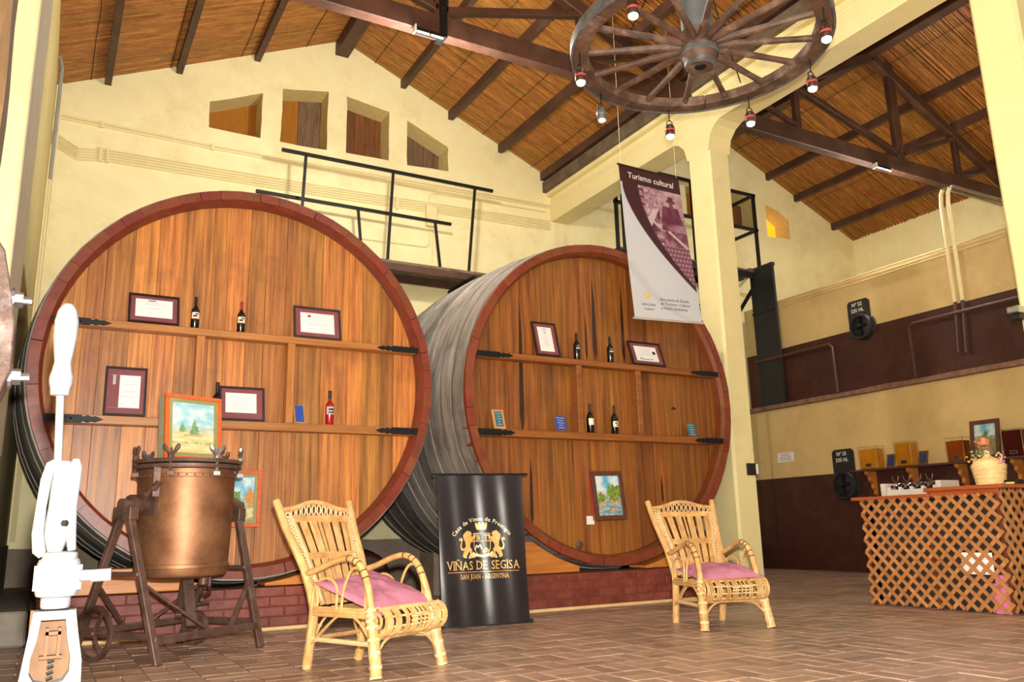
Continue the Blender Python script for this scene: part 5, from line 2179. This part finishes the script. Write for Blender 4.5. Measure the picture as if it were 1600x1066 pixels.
def hb_text(mb, txt, u, v, size, align='C', bold=0.0, mi=0, ital=0.0):
    vs, fs, wd = text_geo(txt, size, bold)
    dx = {'C': -wd / 2, 'L': 0}[align]
    W_, H_ = 1.13, 2.22
    mb.add([hpt(u + (x + dx + ital * y) / W_, v + y / H_, .006) for x, y in vs], fs, mi)


t1 = MB()
hb_text(t1, 'Turismo cultural', .50, .921, .128, 'C', .012, 0, .12)
t1.build('lettering', M['ink_white'], ht, label='white heading')
for a in (('Secretaría de Estado', .40, .122, .060, 'L', 0, 0, .1), ('de Turismo, Cultura', .40, .094, .060, 'L', 0, 0, .1),
          ('y Medio Ambiente', .40, .066, .060, 'L', 0, 0, .1), ('SAN JUAN', .225, .082, .050, 'C', .004), ('GOBIERNO', .225, .055, .034, 'C', .002)):
    t1 = MB()
    hb_text(t1, *a)
    t1.build('lettering', M['ink'], ht, label='small dark lettering')
t1 = MB()
pts = []
for k in range(16):
    a = k * PI / 8
    r = .05 if k % 2 else .062
    pts.append((.225 + r * math.cos(a) / 1.13, .150 + r * math.sin(a) / 2.22))
inn = [(.225 + .026 * math.cos(k * PI / 8) / 1.13, .150 + .026 * math.sin(k * PI / 8) / 2.22) for k in range(16)]
vs = [hpt(p[0], p[1], .006) for p in pts + inn]
t1.add(vs, [(k, (k + 1) % 16, 16 + (k + 1) % 16, 16 + k) for k in range(16)])
t1.build('sun_emblem', M['yellow'], ht, label='yellow sun ring emblem')

# ================================================================== CATWALKS
cw = thing('catwalk', (5.2, 12.75, 5.4), 'dark catwalk with black railings along the back wall between the casks', 'catwalk')
for k in range(4):
    b = MB()
    y = 12.66 + k * .17
    b.span((2.0, y, 5.36 + .004 * (k % 2)), (6.95, y + .16, 5.42))
    b.build('plank', M['oldwood'], cw)
b = MB()
b.span((2.0, 12.62, 5.24), (6.90, 12.68, 5.36))
b.span((2.0, 13.25, 5.24), (6.90, 13.31, 5.36))
b.build('bearer', M['beam'], cw)
for x in (2.1, 3.9, 6.25):
    b = MB()
    b.beam((x, 12.35, 5.20), (x, 13.39, 5.20), .07, .07)
    b.beam((x, 12.45, 5.20), (x, 13.39, 4.6), .04, .05)
    b.build('bracket', M['iron'], cw)
for z, x0, x1, y in ((7.07, 2.93, 6.84, 12.72), (6.38, 2.6, 6.10, 12.98)):
    b = MB()
    b.beam((x0, y, z), (x1, y, z), .05, .05)
    b.build('rail', M['rail'], cw)
for x, xb, y, z0, z1 in ((3.33, 3.27, 12.72, 5.42, 7.07), (4.87, 4.78, 12.72, 5.42, 7.07), (6.47, 6.32, 12.72, 5.42, 7.07),
                         (4.33, 4.42, 12.98, 5.42, 6.38), (5.78, 5.89, 12.98, 5.42, 6.38)):
    b = MB()
    b.beam((xb, y, z0), (x, y, z1), .045, .03)
    b.build('post', M['rail'], cw)

c2 = thing('catwalk', (11.5, 12.7, 6.3), 'black railed platform with stair behind the hanging banner and pillar', 'catwalk')
for k in range(4):
    b = MB()
    y = 12.52 + k * .2
    b.span((9.55, y, 6.28), (13.42, y + .19, 6.33))
    b.build('plank', M['oldwood'], c2)
b = MB()
for y in (12.50, 13.28):
    b.beam((9.5, y, 6.20), (13.45, y, 6.20), .06, .14)
b.build('bearer', M['iron'], c2)
for x in (9.55, 9.72, 11.58, 13.40):
    b = MB()
    b.beam((x, 12.54, 6.2), (x, 12.54, 8.14), .06, .06)
    b.build('post', M['rail'], c2)
for x in (13.40,):
    b = MB()
    b.beam((x, 13.30, 6.2), (x, 13.30, 8.14), .05, .05)
    b.build('post', M['rail'], c2)
for z in (8.12, 7.29):
    b = MB()
    b.beam((9.5, 12.54, z), (13.45, 12.54, z), .06, .06)
    b.build('rail', M['rail'], c2)
    b = MB()
    b.beam((13.40, 12.54, z), (13.40, 13.38, z), .06, .06)
    b.build('rail', M['rail'], c2)
for x in (9.62, 11.5, 13.35):
    b = MB()
    b.beam((x, 13.39, 5.4), (x, 12.55, 6.15), .06, .06)
    b.beam((x, 13.37, 5.3), (x, 13.37, 6.2), .06, .04)
    b.build('bracket', M['iron'], c2)
b = MB()
b.beam((11.60, 12.54, 6.33), (12.0, 12.54, 7.26), .04, .04)
b.build('brace', M['rail'], c2)
for s in (12.15, 12.75):
    b = MB()
    b.beam((12.25, s, 6.2), (9.4, s, 0.0), .06, .16)
    b.build('stringer', M['iron'], c2)
for k in range(20):
    f = (k + .5) / 20
    b = MB()
    x, z = 12.25 - 2.85 * f, 6.2 - 6.2 * f
    b.box((x, 12.45, z), (.30, .60, .035))
    b.build('tread', M['iron'], c2)
b = MB()
b.beam((11.45, 12.14, 6.2), (12.15, 12.14, 5.2), .06, .06)
b.beam((12.15, 12.14, 6.2), (11.45, 12.14, 4.6), .06, .06)
b.beam((11.42, 12.14, 6.25), (11.42, 12.14, 0), .06, .06)
b.beam((12.2, 12.14, 6.25), (12.2, 12.14, 0), .06, .06)
b.build('brace', M['iron'], c2)
b = MB()
b.span((12.98, 12.44, 6.24), (13.32, 12.50, 6.33))
b.build('end_plate', M['steel'], c2)
b = MB()
for dz in (0, -.05):
    b.tube([(13.1, 12.48, 6.28 + dz), (13.3, 13.0, 6.2 + dz), (13.4, YC, 6.12 + dz), (16.6, YC, 5.75 + dz)], .013, 5)
o = b.build('conduit_pair', M['pipe'], None, loc=(14.5, YC, 6.0), smooth=True)
tag(o, 'two thin cream conduits running right from the black railed platform', 'conduit')

# ================================================================== BAR
BX, BY0, BY1 = 8.12, 4.84, 6.42
bar = thing('bar_counter', (8.5, 5.6, 0), 'bar counter faced with criss-cross wooden lattice at the right', 'bar')


def lattice(o0, du, W_, H_, seed, hf=None):
    """criss-cross slats as single parts on a plane: o0 lower corner, du along"""
    rnd = random.Random(seed)
    n = Vector((du[1], -du[0], 0))
    sp = .136
    wd = .036
    o0, du = Vector(o0), Vector(du)
    for layer, sgn in ((0, 1), (1, -1)):
        k = -int(H_ / sp) - 1
        while k * sp < W_ + H_:
            x0 = k * sp
            # line: x = x0 + sgn * z (for sgn<0 start from the right)
            a, c = [], []
            if sgn > 0:
                s0, s1 = max(0, -x0), min(H_, W_ - x0)
                p, q = (x0 + s0, s0), (x0 + s1, s1)
            else:
                s0, s1 = max(0, x0 - W_), min(H_, x0)
                p, q = (x0 - s0, s0), (x0 - s1, s1)
            if s1 - s0 > .03:
                if hf:
                    # cut at the stepped top
                    m = hf((p[0] + q[0]) / 2)
                b = MB()
                P_ = o0 + du * p[0] + Vector((0, 0, p[1])) + n * (.005 + .011 * layer)
                Q_ = o0 + du * q[0] + Vector((0, 0, q[1])) + n * (.005 + .011 * layer)
                b.beam(P_, Q_, .010, wd, tuple(n.cross((Q_ - P_).normalized())))
                b.build('lattice_slat', M['lattice'], bar)
            k += 1


lattice((BX, BY1, .02), (0, -1, 0), BY1 - BY0, 1.12, 1)
lattice((BX, BY0, .02), (1, 0, 0), .95, 1.15, 2)
for x, y in ((BX + .02, BY0 + .02), (BX + .02, BY1 - .02), (BX + .02, 5.62)):
    b = MB()
    b.span((x - .015, y - .02, 0), (x + .02, y + .02, 1.13))
    b.build('upright', M['frame_br'], bar)
b = MB()
b.span((BX + .10, BY0 + .12, 0), (BX + .16, BY1 - .02, 1.10))
b.span((BX + .10, BY0 + .08, 0), (BX + 1.0, BY0 + .12, 1.10))
b.span((BX + .10, BY1 - .06, 0), (BX + .75, BY1 - .02, 1.10))
b.build('carcass', M['dark'], bar)
b = MB()
b.span((BX - .05, 5.55, 1.13), (BX + .62, BY1 + .10, 1.165))
b.build('counter_top', M['bar_top'], bar, bevel=.006)
b = MB()
b.span((BX - .05, BY0 - .06, 1.185), (BX + .80, 5.60, 1.225))
b.span((BX, BY0, 1.13), (BX + .03, 5.60, 1.185))
b.build('counter_top', M['bar_top'], bar, bevel=.006, label='raised end of the counter top')
sg = MB()
sg.span((BX + .045, 5.02, .36), (BX + .052, 5.34, .57))
o = sg.build('white_sign', M['white'], None, loc=(BX + .048, 5.18, .36))
tag(o, 'white card standing behind the bar lattice', 'card')
pk = MB()
pk.span((BX + .04, 4.90, .0), (BX + .095, 5.06, .28))
pk.span((BX + .04, 4.93, .28), (BX + .085, 5.02, .36))
o = pk.build('pink_box', M['pinkbox'], None, loc=(BX + .07, 4.98, 0))
tag(o, 'pink box behind the lattice near the bar corner', 'box')

rk = thing('bottle_rack', (8.42, 5.95, 1.165), 'white wooden rack holding dark bottle necks on the bar top', 'rack')
b = MB()
b.span((8.36, 5.58, 1.165), (8.40, 6.30, 1.235))
b.build('rack_front', M['white_wood'], rk)
b = MB()
b.span((8.60, 5.58, 1.165), (8.64, 6.30, 1.30))
b.build('rack_back', M['white_wood'], rk)
for y in (5.60, 6.28):
    b = MB()
    b.span((8.34, y - .03, 1.165), (8.66, y + .03, 1.31))
    b.build('rack_end', M['white_wood'], rk)
for k in range(5):
    y = 5.66 + .14 * k
    b = MB()
    b.span((8.36, y - .02, 1.235), (8.40, y + .02, 1.265))
    b.build('rack_tooth', M['white_wood'], rk)
for k in range(4):
    y = 5.73 + .14 * k
    q = thing('rack_bottle', (8.38, y, 1.26), 'dark bottle lying in the white rack on the bar, %s from the left' % ('fourth', 'third', 'second', 'first')[k], 'bottle', 'bottles lying in the bar rack')
    RXm = Matrix(((0, 0, 1), (0, 1, 0), (-1, 0, 0)))
    b = MB()
    b.lathe([(.0001, -.05), (.016, -.05), (.016, .02), (.045, .07), (.047, .22), (.04, .235), (.0001, .235)], 14, (8.38, y, 1.268), RXm)
    b.build('glass_body', M['bottle'], q, smooth=45)
    b = MB()
    b.lathe([(.018, -.058), (.018, -.01)], 12, (8.38, y, 1.268), RXm)
    b.build('neck_ring', M['steel'], q)
    b = MB()
    for s in (-1, 1):
        b.tube([(8.42, y, 1.31), (8.40, y + s * .03, 1.34), (8.40, y + s * .04, 1.39)], .006, 5)
    b.build('wire_clip', M['rust'], q)

# wicker demijohn
dj = thing('wicker_demijohn', (8.48, 5.11, 1.225), 'pale wicker covered demijohn topped with dried flowers on the bar', 'demijohn')
dc = Vector((8.48, 5.11, 1.225))
for k in range(17):
    z = .012 + k * .0145
    r = .128 + .030 * min(1, k / 13) if k < 14 else .158 - .010 * (k - 13)
    b = MB()
    pts = []
    for i in range(48):
        a = 2 * PI * i / 48
        w_ = .004 * math.sin(i * PI / 2 + (k % 2) * PI)
        pts.append(dc + Vector(((r + w_) * math.cos(a), (r + w_) * math.sin(a), z)))
    b.tube(pts, .0085, 5, True)
    b.build('wicker_row', M['wicker'], dj, smooth=True)
b = MB()
b.lathe([(.0001, 0), (.115, 0), (.135, .12), (.145, .22), (.12, .265), (.06, .285), (.03, .31), (.026, .36), (0.0001, .36)], 24, dc)
b.build('glass_body', M['wicker'], dj, smooth=50)
b = MB()
b.tube([dc + Vector((-.02, -.145, .24)), dc + Vector((-.02, -.165, .29)), dc + Vector((-.01, -.13, .33)), dc + Vector((-.02, -.10, .29))], .008, 6)
b.build('handle', M['wicker'], dj, smooth=True)
rnd = random.Random(4)
for nm, mk, cc, num, rad_, sz in (('leaf_bunch', 'green', (-.03, .02, .33), 26, .055, .022), ('flower_bunch', 'pinkflower', (-.02, -.13, .25), 22, .05, .016),
                                  ('flower_bunch', 'yellowflower', (-.09, .07, .27), 18, .05, .016), ('flower_bunch', 'strawhat', (-.02, .0, .42), 30, .06, .018)):
    b = MB()
    for i in range(num):
        p = dc + Vector(cc) + Vector((rnd.gauss(0, .5), rnd.gauss(0, .5), rnd.gauss(0, .45))) * rad_ * 1.25
        a = rnd.uniform(0, PI)
        d1 = Vector((math.cos(a), math.sin(a), rnd.uniform(-.6, .8))).normalized()
        d2 = d1.cross(Vector((rnd.random(), rnd.random(), 1))).normalized()
        b.add([p - d1 * sz, p + d2 * sz, p + d1 * sz, p - d2 * sz], [(0, 1, 2, 3)])
        b.ball(p, sz * .55, 4)
    o = b.build(nm, M[mk], dj, kind='stuff')
b = MB()
b.lathe([(.10, .0), (.06, .01), (.035, .05), (.028, .08), (.0001, .09)], 16, dc + Vector((-.02, 0, .405)))
b.build('straw_cap', M['strawhat'], dj, smooth=40)
ph = thing('card_terminal', (8.52, 4.90, 1.225), 'black and yellow device lying on the bar beside the demijohn', 'device')
b = MB()
b.span((8.46, 4.84, 1.225), (8.60, 4.97, 1.275))
b.build('device_case', M['phone'], ph, bevel=.01)
b = MB()
b.span((8.455, 4.86, 1.232), (8.462, 4.95, 1.25))
b.build('yellow_strip', M['yellow'], ph)

# shelf over the tank band
sh_ = thing('wall_shelf', (13.0, 8.6, 1.78), 'maroon wooden shelf on scrolled brackets along the tank wall', 'shelf')
b = MB()
b.span((12.88, 6.6, 1.775), (13.185, 10.35, 1.81))
b.build('board', M['pipe_dark'], sh_, bevel=.005)
for y in (10.06, 9.22, 8.33, 7.42):
    b = MB()
    pr = [(0, 0), (-.25, 0), (-.24, -.05), (-.16, -.10), (-.17, -.16), (-.09, -.22), (-.10, -.30), (-.04, -.34), (-.05, -.40), (0, -.43)]
    b.prism(pr, (13.185, y - .03, 1.775), (1, 0, 0), (0, 0, 1), (0, .06, 0))
    b.build('bracket', M['chock'], sh_)


def jar(y, w_, h, liq, label, fill=.92):
    t = thing('liquor_jar', (13.0, y, 1.81), label, 'jar', 'square liquor jars on the wall shelf')
    x0, x1 = 12.91, 13.12
    b = MB()
    hw = w_ / 2
    pr = [(x0, y - hw), (x1, y - hw), (x1, y + hw), (x0, y + hw)]
    b.prism([(x0 + .006, y - hw + .006), (x1 - .006, y - hw + .006), (x1 - .006, y + hw - .006), (x0 + .006, y + hw - .006)], (0, 0, 1.818), (1, 0, 0), (0, 1, 0), (0, 0, h * fill))
    b.build('liquor', M[liq], t, bevel=.01)
    b = MB()
    b.prism(pr, (0, 0, 1.811), (1, 0, 0), (0, 1, 0), (0, 0, .007))
    for q in range(4):
        a, c = pr[q], pr[(q + 1) % 4]
        b.beam((a[0], a[1], 1.811), (a[0], a[1], 1.81 + h), .008, .008)
        b.beam((a[0], a[1], 1.81 + h), (c[0], c[1], 1.81 + h), .008, .008)
    b.build('glass_edges', M['glassjar'], t)
    b = MB()
    b.span((x0 - .003, y - .06, 1.85), (x0 + .004, y + .06, 1.91), 0)
    b.span((x0 - .004, y - .045, 1.86), (x0 - .002, y + .045, 1.90), 1)
    b.build('label', [M['plq_dark'], M['ink']], t)


jar(9.96, .38, .40, 'amber_lt', 'squat jar of glowing golden liquor at the left end of the wall shelf', .88)
jar(9.25, .32, .41, 'amber_lt', 'jar of amber liquor between the two small blue plaques on the wall shelf', .93)
jar(8.30, .31, .39, 'amber', 'jar of brown liquor left of the painting on the wall shelf', .85)
jar(7.36, .32, .42, 'amber_red', 'jar of dark red liquor right of the painting on the wall shelf', .95)


def shelf_plaque(y, label):
    q = thing('plaque', (12.95, y, 1.81), label, 'plaque', 'plaques on the shelves')
    org = Vector((12.93, y, 1.81))
    ux, uy = Vector((0, -1, 0)), Vector((.06, 0, .23)).normalized()
    n = ux.cross(uy)
    b = MB()
    slabp(b, org, ux, uy, n, -.085, .085, 0, .235, 0, .016)
    b.build('wood_back', M['plq_dark'], q)
    b = MB()
    slabp(b, org, ux, uy, n, -.06, .06, .03, .205, .016, .02)
    b.build('metal_face', M['plq_navy'], q)
    b = MB()
    for k in range(4):
        slabp(b, org, ux, uy, n, -.035, .035, .07 + k * .032, .078 + k * .032, .02, .021)
    b.build('engraving', M['plq_blue'], q)


shelf_plaque(9.52, 'small blue plaque between the two golden liquor jars on the wall shelf')
shelf_plaque(8.90, 'small blue plaque standing alone mid shelf, right of the amber jar')
painting('landscape_painting', (12.93, 7.81, 1.81), (0, -1, 0), (.10, 0, .62), .48, .63, .065, M['frame_br'], paint_path,
         'brown framed painting of a path to a tree on the wall shelf', None, .03)

# ================================================================== WAGON WHEEL CHANDELIER
WC = Vector((4.53, 4.68, 4.87))
WR_ = 1.09
wt = thing('wagon_wheel_chandelier', WC, 'old wagon wheel hung flat as a chandelier with lamps below', 'chandelier')
nf = 8
for k in range(nf):
    a0, a1 = 2 * PI * k / nf + .001, 2 * PI * (k + 1) / nf - .001
    b = MB()
    vs, fs = [], []
    n = 8
    for i in range(n + 1):
        a = a0 + (a1 - a0) * i / n
        for r, z in ((WR_ - .15, -.045), (WR_ - .02, -.045), (WR_ - .02, .045), (WR_ - .15, .045)):
            vs.append(WC + Vector((r * math.cos(a), r * math.sin(a), z)))
    for i in range(n):
        for j in range(4):
            fs.append((i * 4 + j, i * 4 + (j + 1) % 4, i * 4 + 4 + (j + 1) % 4, i * 4 + 4 + j))
    fs += [(0, 1, 2, 3), tuple(n * 4 + j for j in (3, 2, 1, 0))]
    b.add(vs, fs)
    b.build('felloe', M['wheel'], wt, bevel=.008)
b = MB()
b.lathe([(WR_ - .02, -.05), (WR_, -.05), (WR_, .05), (WR_ - .02, .05), (WR_ - .02, -.05)], 72, WC)
b.build('tyre', M['tyre'], wt, smooth=30)
for k in range(16):
    a = 2 * PI * (k + .5) / 16
    d = Vector((math.cos(a), math.sin(a), 0))
    b = MB()
    b.tube([WC + d * .13 + Vector((0, 0, .0)), WC + d * .35, WC + d * .75, WC + d * (WR_ - .13)], [.034, .032, .026, .030], 8)
    b.build('spoke', M['wheel'], wt, smooth=40)
b = MB()
b.lathe([(.0001, -.20), (.085, -.20), (.115, -.195), (.125, -.15), (.15, -.11), (.155, -.06), (.16, .07), (.14, .12), (.12, .16), (.0001, .16)], 24, WC)
b.build('hub', M['wheel'], wt, smooth=40)
b = MB()
b.lathe([(.158, -.105), (.166, -.10), (.166, -.05), (.158, -.045)], 24, WC)
b.lathe([(.105, -.204), (.13, -.19), (.132, -.165), (.126, -.16)], 24, WC)
b.build('hub_band', M['tyre'], wt, smooth=30)
b = MB()
b.lathe([(.0001, -.203), (.045, -.206), (.05, -.2)], 14, WC)
b.build('axle_hole', M['iron'], wt)
b = MB()
b.lathe([(.12, .10), (.135, .12), (.135, .50), (.12, .52), (.0001, .52)], 20, WC)
b.build('hub_sleeve', M['hubmetal'], wt, smooth=40, label='grey metal sleeve over the hub')
b = MB()
for i in range(48):
    p = WC + Vector((-.18 * i / 48, -.08 * i / 48, .52 + i * .0405))
    b.tube([p + Vector((0, 0, -.026)), p + Vector((.012, 0, 0)) if i % 2 else p + Vector((0, .012, 0)), p + Vector((0, 0, .026)),
            p - (Vector((.012, 0, 0)) if i % 2 else Vector((0, .012, 0)))], .004, 4, True)
b.build('chain', M['iron'], wt)
b = MB()
for k in range(4):
    a = k * PI / 2 + .4
    b.tube([WC + Vector((math.cos(a) * .9, math.sin(a) * .9, .05)), WC + Vector((-.06, -.03, 1.2))], .006, 5)
b.build('stay_wire', M['iron'], wt)
lit = {5: 0}
for k, ang in enumerate((-161, -110, -63, -19, 22, 65, 110, 151)):
    a = math.radians(ang)
    r = WR_ - .075
    p = WC + Vector((r * math.cos(a), r * math.sin(a), -.045))
    dr = .16 if k > 1 else .05
    on = k != 6
    cb = MB()
    q = p + Vector((0, 0, -dr))
    cb.lathe([(.0001, 0), (.022, 0), (.042, -.02), (.046, -.045), (.046, -.105), (.040, -.115)], 14, q)
    ln = cb.build('lamp', M['jarband'] if on else M['hubmetal'], wt, smooth=40, label='hanging jar lamp, unlit' if not on else None)
    c = MB()
    c.tube([p + Vector((0, 0, .06)), q + Vector((.0, 0, .04))], .005, 5)
    for s in (-1, 1):
        c.tube([q + Vector((s * .04, 0, -.03)), q + Vector((s * .032, 0, .03)), q + Vector((0, 0, .05))], .005, 5)
    c.build('cord', M['iron'], ln)
    c = MB()
    c.ball(q + Vector((0, 0, -.118)), .038, 10, 0, (1, 1, .75))
    c.build('bulb', M['bulb'] if on else M['bulb_off'], ln, smooth=60)
    c = MB()
    c.lathe([(.0468, -.05), (.0480, -.052), (.0480, -.066), (.0468, -.068)], 14, q)
    c.build('band', M['ink_red'] if on else M['steel'], ln)

# ================================================================== FOREGROUND: PRESS POST AND WHITE CORKER


def fit_post(mb, k=2.1, draft=(-.2, 2.05, .4714), foot=(-.42, 4.305, 0)):
    # the press is drafted small about its own foot; k brings it to real size on the floor
    mb.v = [tuple(foot[i] + (v[i] - draft[i]) * k for i in range(3)) for v in mb.v]
    return mb


pp = thing('press_post', (-.47, 4.35, 0), 'rough wooden press post with bolted jaw block at the left edge', 'post')
b = MB()
n = 30
vs, fs = [], []
for i in range(n + 1):
    z = .4714 + 2.6 * i / n
    e = .010 * noise.noise((z * 3, 0, 2)) if i else 0
    vs += [(-.29, 2.0, z), (-.155 + e, 2.0 + e, z), (-.155 + e, 2.14, z), (-.29, 2.14, z)]
for i in range(n):
    for j in range(4):
        fs.append((i * 4 + j, i * 4 + (j + 1) % 4, i * 4 + 4 + (j + 1) % 4, i * 4 + 4 + j))
fs += [(3, 2, 1, 0), tuple(n * 4 + j for j in range(4))]
b.add(vs, fs)
fit_post(b).build('post', M['postwood'], pp)
b = MB()
pr = [(-.30, 1.555), (-.135, 1.525), (-.112, 1.49), (-.092, 1.40), (-.082, 1.34), (-.078, 1.24), (-.096, 1.185), (-.30, 1.17)]
b.prism(pr, (0, 1.93, 0), (1, 0, 0), (0, 0, 1), (0, .12, 0))
fit_post(b).build('jaw_block', M['presswood'], pp, bevel=.006)
for z, x in ((1.40, -.094), (1.235, -.084)):
    b = MB()
    RXm = Matrix(((0, 0, 1), (0, 1, 0), (-1, 0, 0)))
    b.lathe([(.026, 0), (.026, .006), (.0001, .006)], 12, (x, 1.985, z), RXm)
    b.lathe([(.017, .006), (.017, .022), (.0001, .022)], 6, (x, 1.985, z), RXm)
    b.lathe([(.009, .022), (.009, .038), (.0001, .04)], 8, (x, 1.985, z), RXm)
    fit_post(b).build('bolt', M['steel'], pp)

# corking machine: white enamelled hand lever corker on a pedestal

def fit_corker(mb, k=1.8, draft=(.031, 1.45, .4), foot=(.0558, 2.61, 0)):
    # drafted small about its own foot like the press; k brings the machine to real size on the floor
    mb.v = [tuple(foot[i] + (v[i] - draft[i]) * k for i in range(3)) for v in mb.v]
    return mb


ck = thing('corking_machine', (.056, 2.61, 0), 'white hand lever corking machine in the left foreground', 'machine')
CYc = 1.45
b = MB()
b.lathe([(.0001, 1.265), (.008, 1.263), (.014, 1.252), (.0172, 1.235), (.0168, 1.21), (.0138, 1.185), (.0118, 1.170), (.0142, 1.156), (.0166, 1.147), (.0166, 1.138),
         (.014, 1.128), (.013, 1.118), (.0001, 1.116)], 18, (.0095, CYc - .01, 0))
fit_corker(b).build('lever_knob', M['alu'], ck, smooth=50)
b = MB()
b.tube([(.0105, CYc - .01, 1.118), (.016, CYc - .005, 1.02), (.021, CYc, .935)], .0058, 8)
fit_corker(b).build('lever_rod', M['alu'], ck, smooth=50)
b = MB()
b.tube([(.016, CYc, 1.018), (.008, CYc, 1.012), (.003, CYc, .99), (.000, CYc, .95), (-.001, CYc, .91), (.003, CYc, .885), (.008, CYc, .878)],
       [.006, .008, .008, .0075, .0085, .0095, .006], 10)
fit_corker(b).build('link_arm', M['alu'], ck, smooth=60)
b = MB()
b.tube([(.041, CYc, 1.022), (.0415, CYc, 1.010), (.041, CYc, .99), (.040, CYc, .95), (.042, CYc, .915), (.046, CYc, .885)],
       [.005, .009, .009, .008, .008, .006], 10)
fit_corker(b).build('link_arm', M['alu'], ck, smooth=60)
b = MB()
b.lathe([(.0001, 1.019), (.012, 1.018), (.0135, 1.0), (.0145, .95), (.017, .925), (.017, .905), (.011, .885), (.009, .874)], 16, (.0235, CYc + .004, 0))
fit_corker(b).build('plunger_body', M['alu'], ck, smooth=50)
b = MB()
b.tube([(.031, CYc - .016, .925), (.035, CYc - .012, .925)], .005, 6)
fit_corker(b).build('pivot_hole', M['iron'], ck)
b = MB()
cx_ = .031
b.lathe([(.017, .80), (.020, .806), (.020, .818), (.027, .820), (.029, .826), (.029, .866), (.027, .872), (.024, .874), (.024, .882), (.018, .884)], 22, (cx_, CYc, 0))
fit_corker(b).build('collar', M['alu'], ck, smooth=40)
b = MB()
for k in range(12):
    a = k * PI / 6
    b.tube([(cx_ + .0285 * math.cos(a), CYc + .0285 * math.sin(a), .828), (cx_ + .0285 * math.cos(a), CYc + .0285 * math.sin(a), .864)], .0036, 5)
fit_corker(b).build('fluting', M['alu'], ck, smooth=50)
b = MB()
b.tube([(cx_ + .026, CYc - .006, .848), (cx_ + .046, CYc - .008, .848)], .0085, 10)
b.tube([(cx_ + .044, CYc - .008, .847), (cx_ + .071, CYc - .012, .848)], .0095, 10)
fit_corker(b).build('set_screw', M['alu'], ck, smooth=40)
b = MB()
b.lathe([(.021, .790), (.021, .80), (.018, .803)], 20, (cx_, CYc, 0))
fit_corker(b).build('dark_gasket', M['iron'], ck)
b = MB()
prL = [(.004, .80), (.058, .80), (.064, .765), (.071, .73), (.074, .66), (-.012, .66), (-.004, .73), (.0, .765)]
# body plate with a rounded window cut in it
win = [(.014, .788), (.046, .788), (.050, .76), (.056, .735), (.056, .715), (.049, .703), (.030, .698), (.012, .703), (.005, .715), (.005, .735), (.011, .76)]
lp = [[Vector((p[0], p[1], 0)) for p in prL], [Vector((p[0], p[1], 0)) for p in win]]
tr = tessellate_polygon(lp)
fl = [v for l in lp for v in l]
n1 = len(fl)
b.add([(v.x, CYc - .024, v.y) for v in fl] + [(v.x, CYc + .012, v.y) for v in fl], [tuple(t) for t in tr] + [tuple(n1 + i for i in t)[::-1] for t in tr])
k0 = len(prL)
b.f += [(i, (i + 1) % k0, n1 + (i + 1) % k0, n1 + i) for i in range(k0)]
b.f += [(k0 + i, k0 + (i + 1) % len(win), n1 + k0 + (i + 1) % len(win), n1 + k0 + i) for i in range(len(win))]
b.m += [0] * (k0 + len(win))
fit_corker(b).build('body_plate', M['alu'], ck)
b = MB()
b.span((.0, CYc + .012, .66), (.06, CYc + .020, .80))
fit_corker(b).build('back_plate', M['cork_leather'], ck)
b = MB()
b.span((.022, CYc - .006, .735), (.026, CYc + .012, .775))
b.span((.038, CYc - .006, .735), (.042, CYc + .012, .775))
b.span((.022, CYc - .006, .765), (.042, CYc + .012, .770))
b.span((.016, CYc - .004, .732), (.046, CYc + .012, .736))
fit_corker(b).build('cork_gate', M['cork_leather'], ck)
b = MB()
for k in range(4):
    b.tube([(.028, CYc + .002, .703 + k * .008), (.036, CYc + .002, .706 + k * .008)], .0028, 6)
fit_corker(b).build('screw_thread', M['iron'], ck)
b = MB()
b.lathe([(.0001, 0), (.24, 0), (.24, .03), (.08, .07), (.06, .14), (.056, .42), (.085, .47), (0.0001, .475)], 24, (.056, 2.61, 0))
b.build('pedestal', M['alu'], ck, smooth=40)
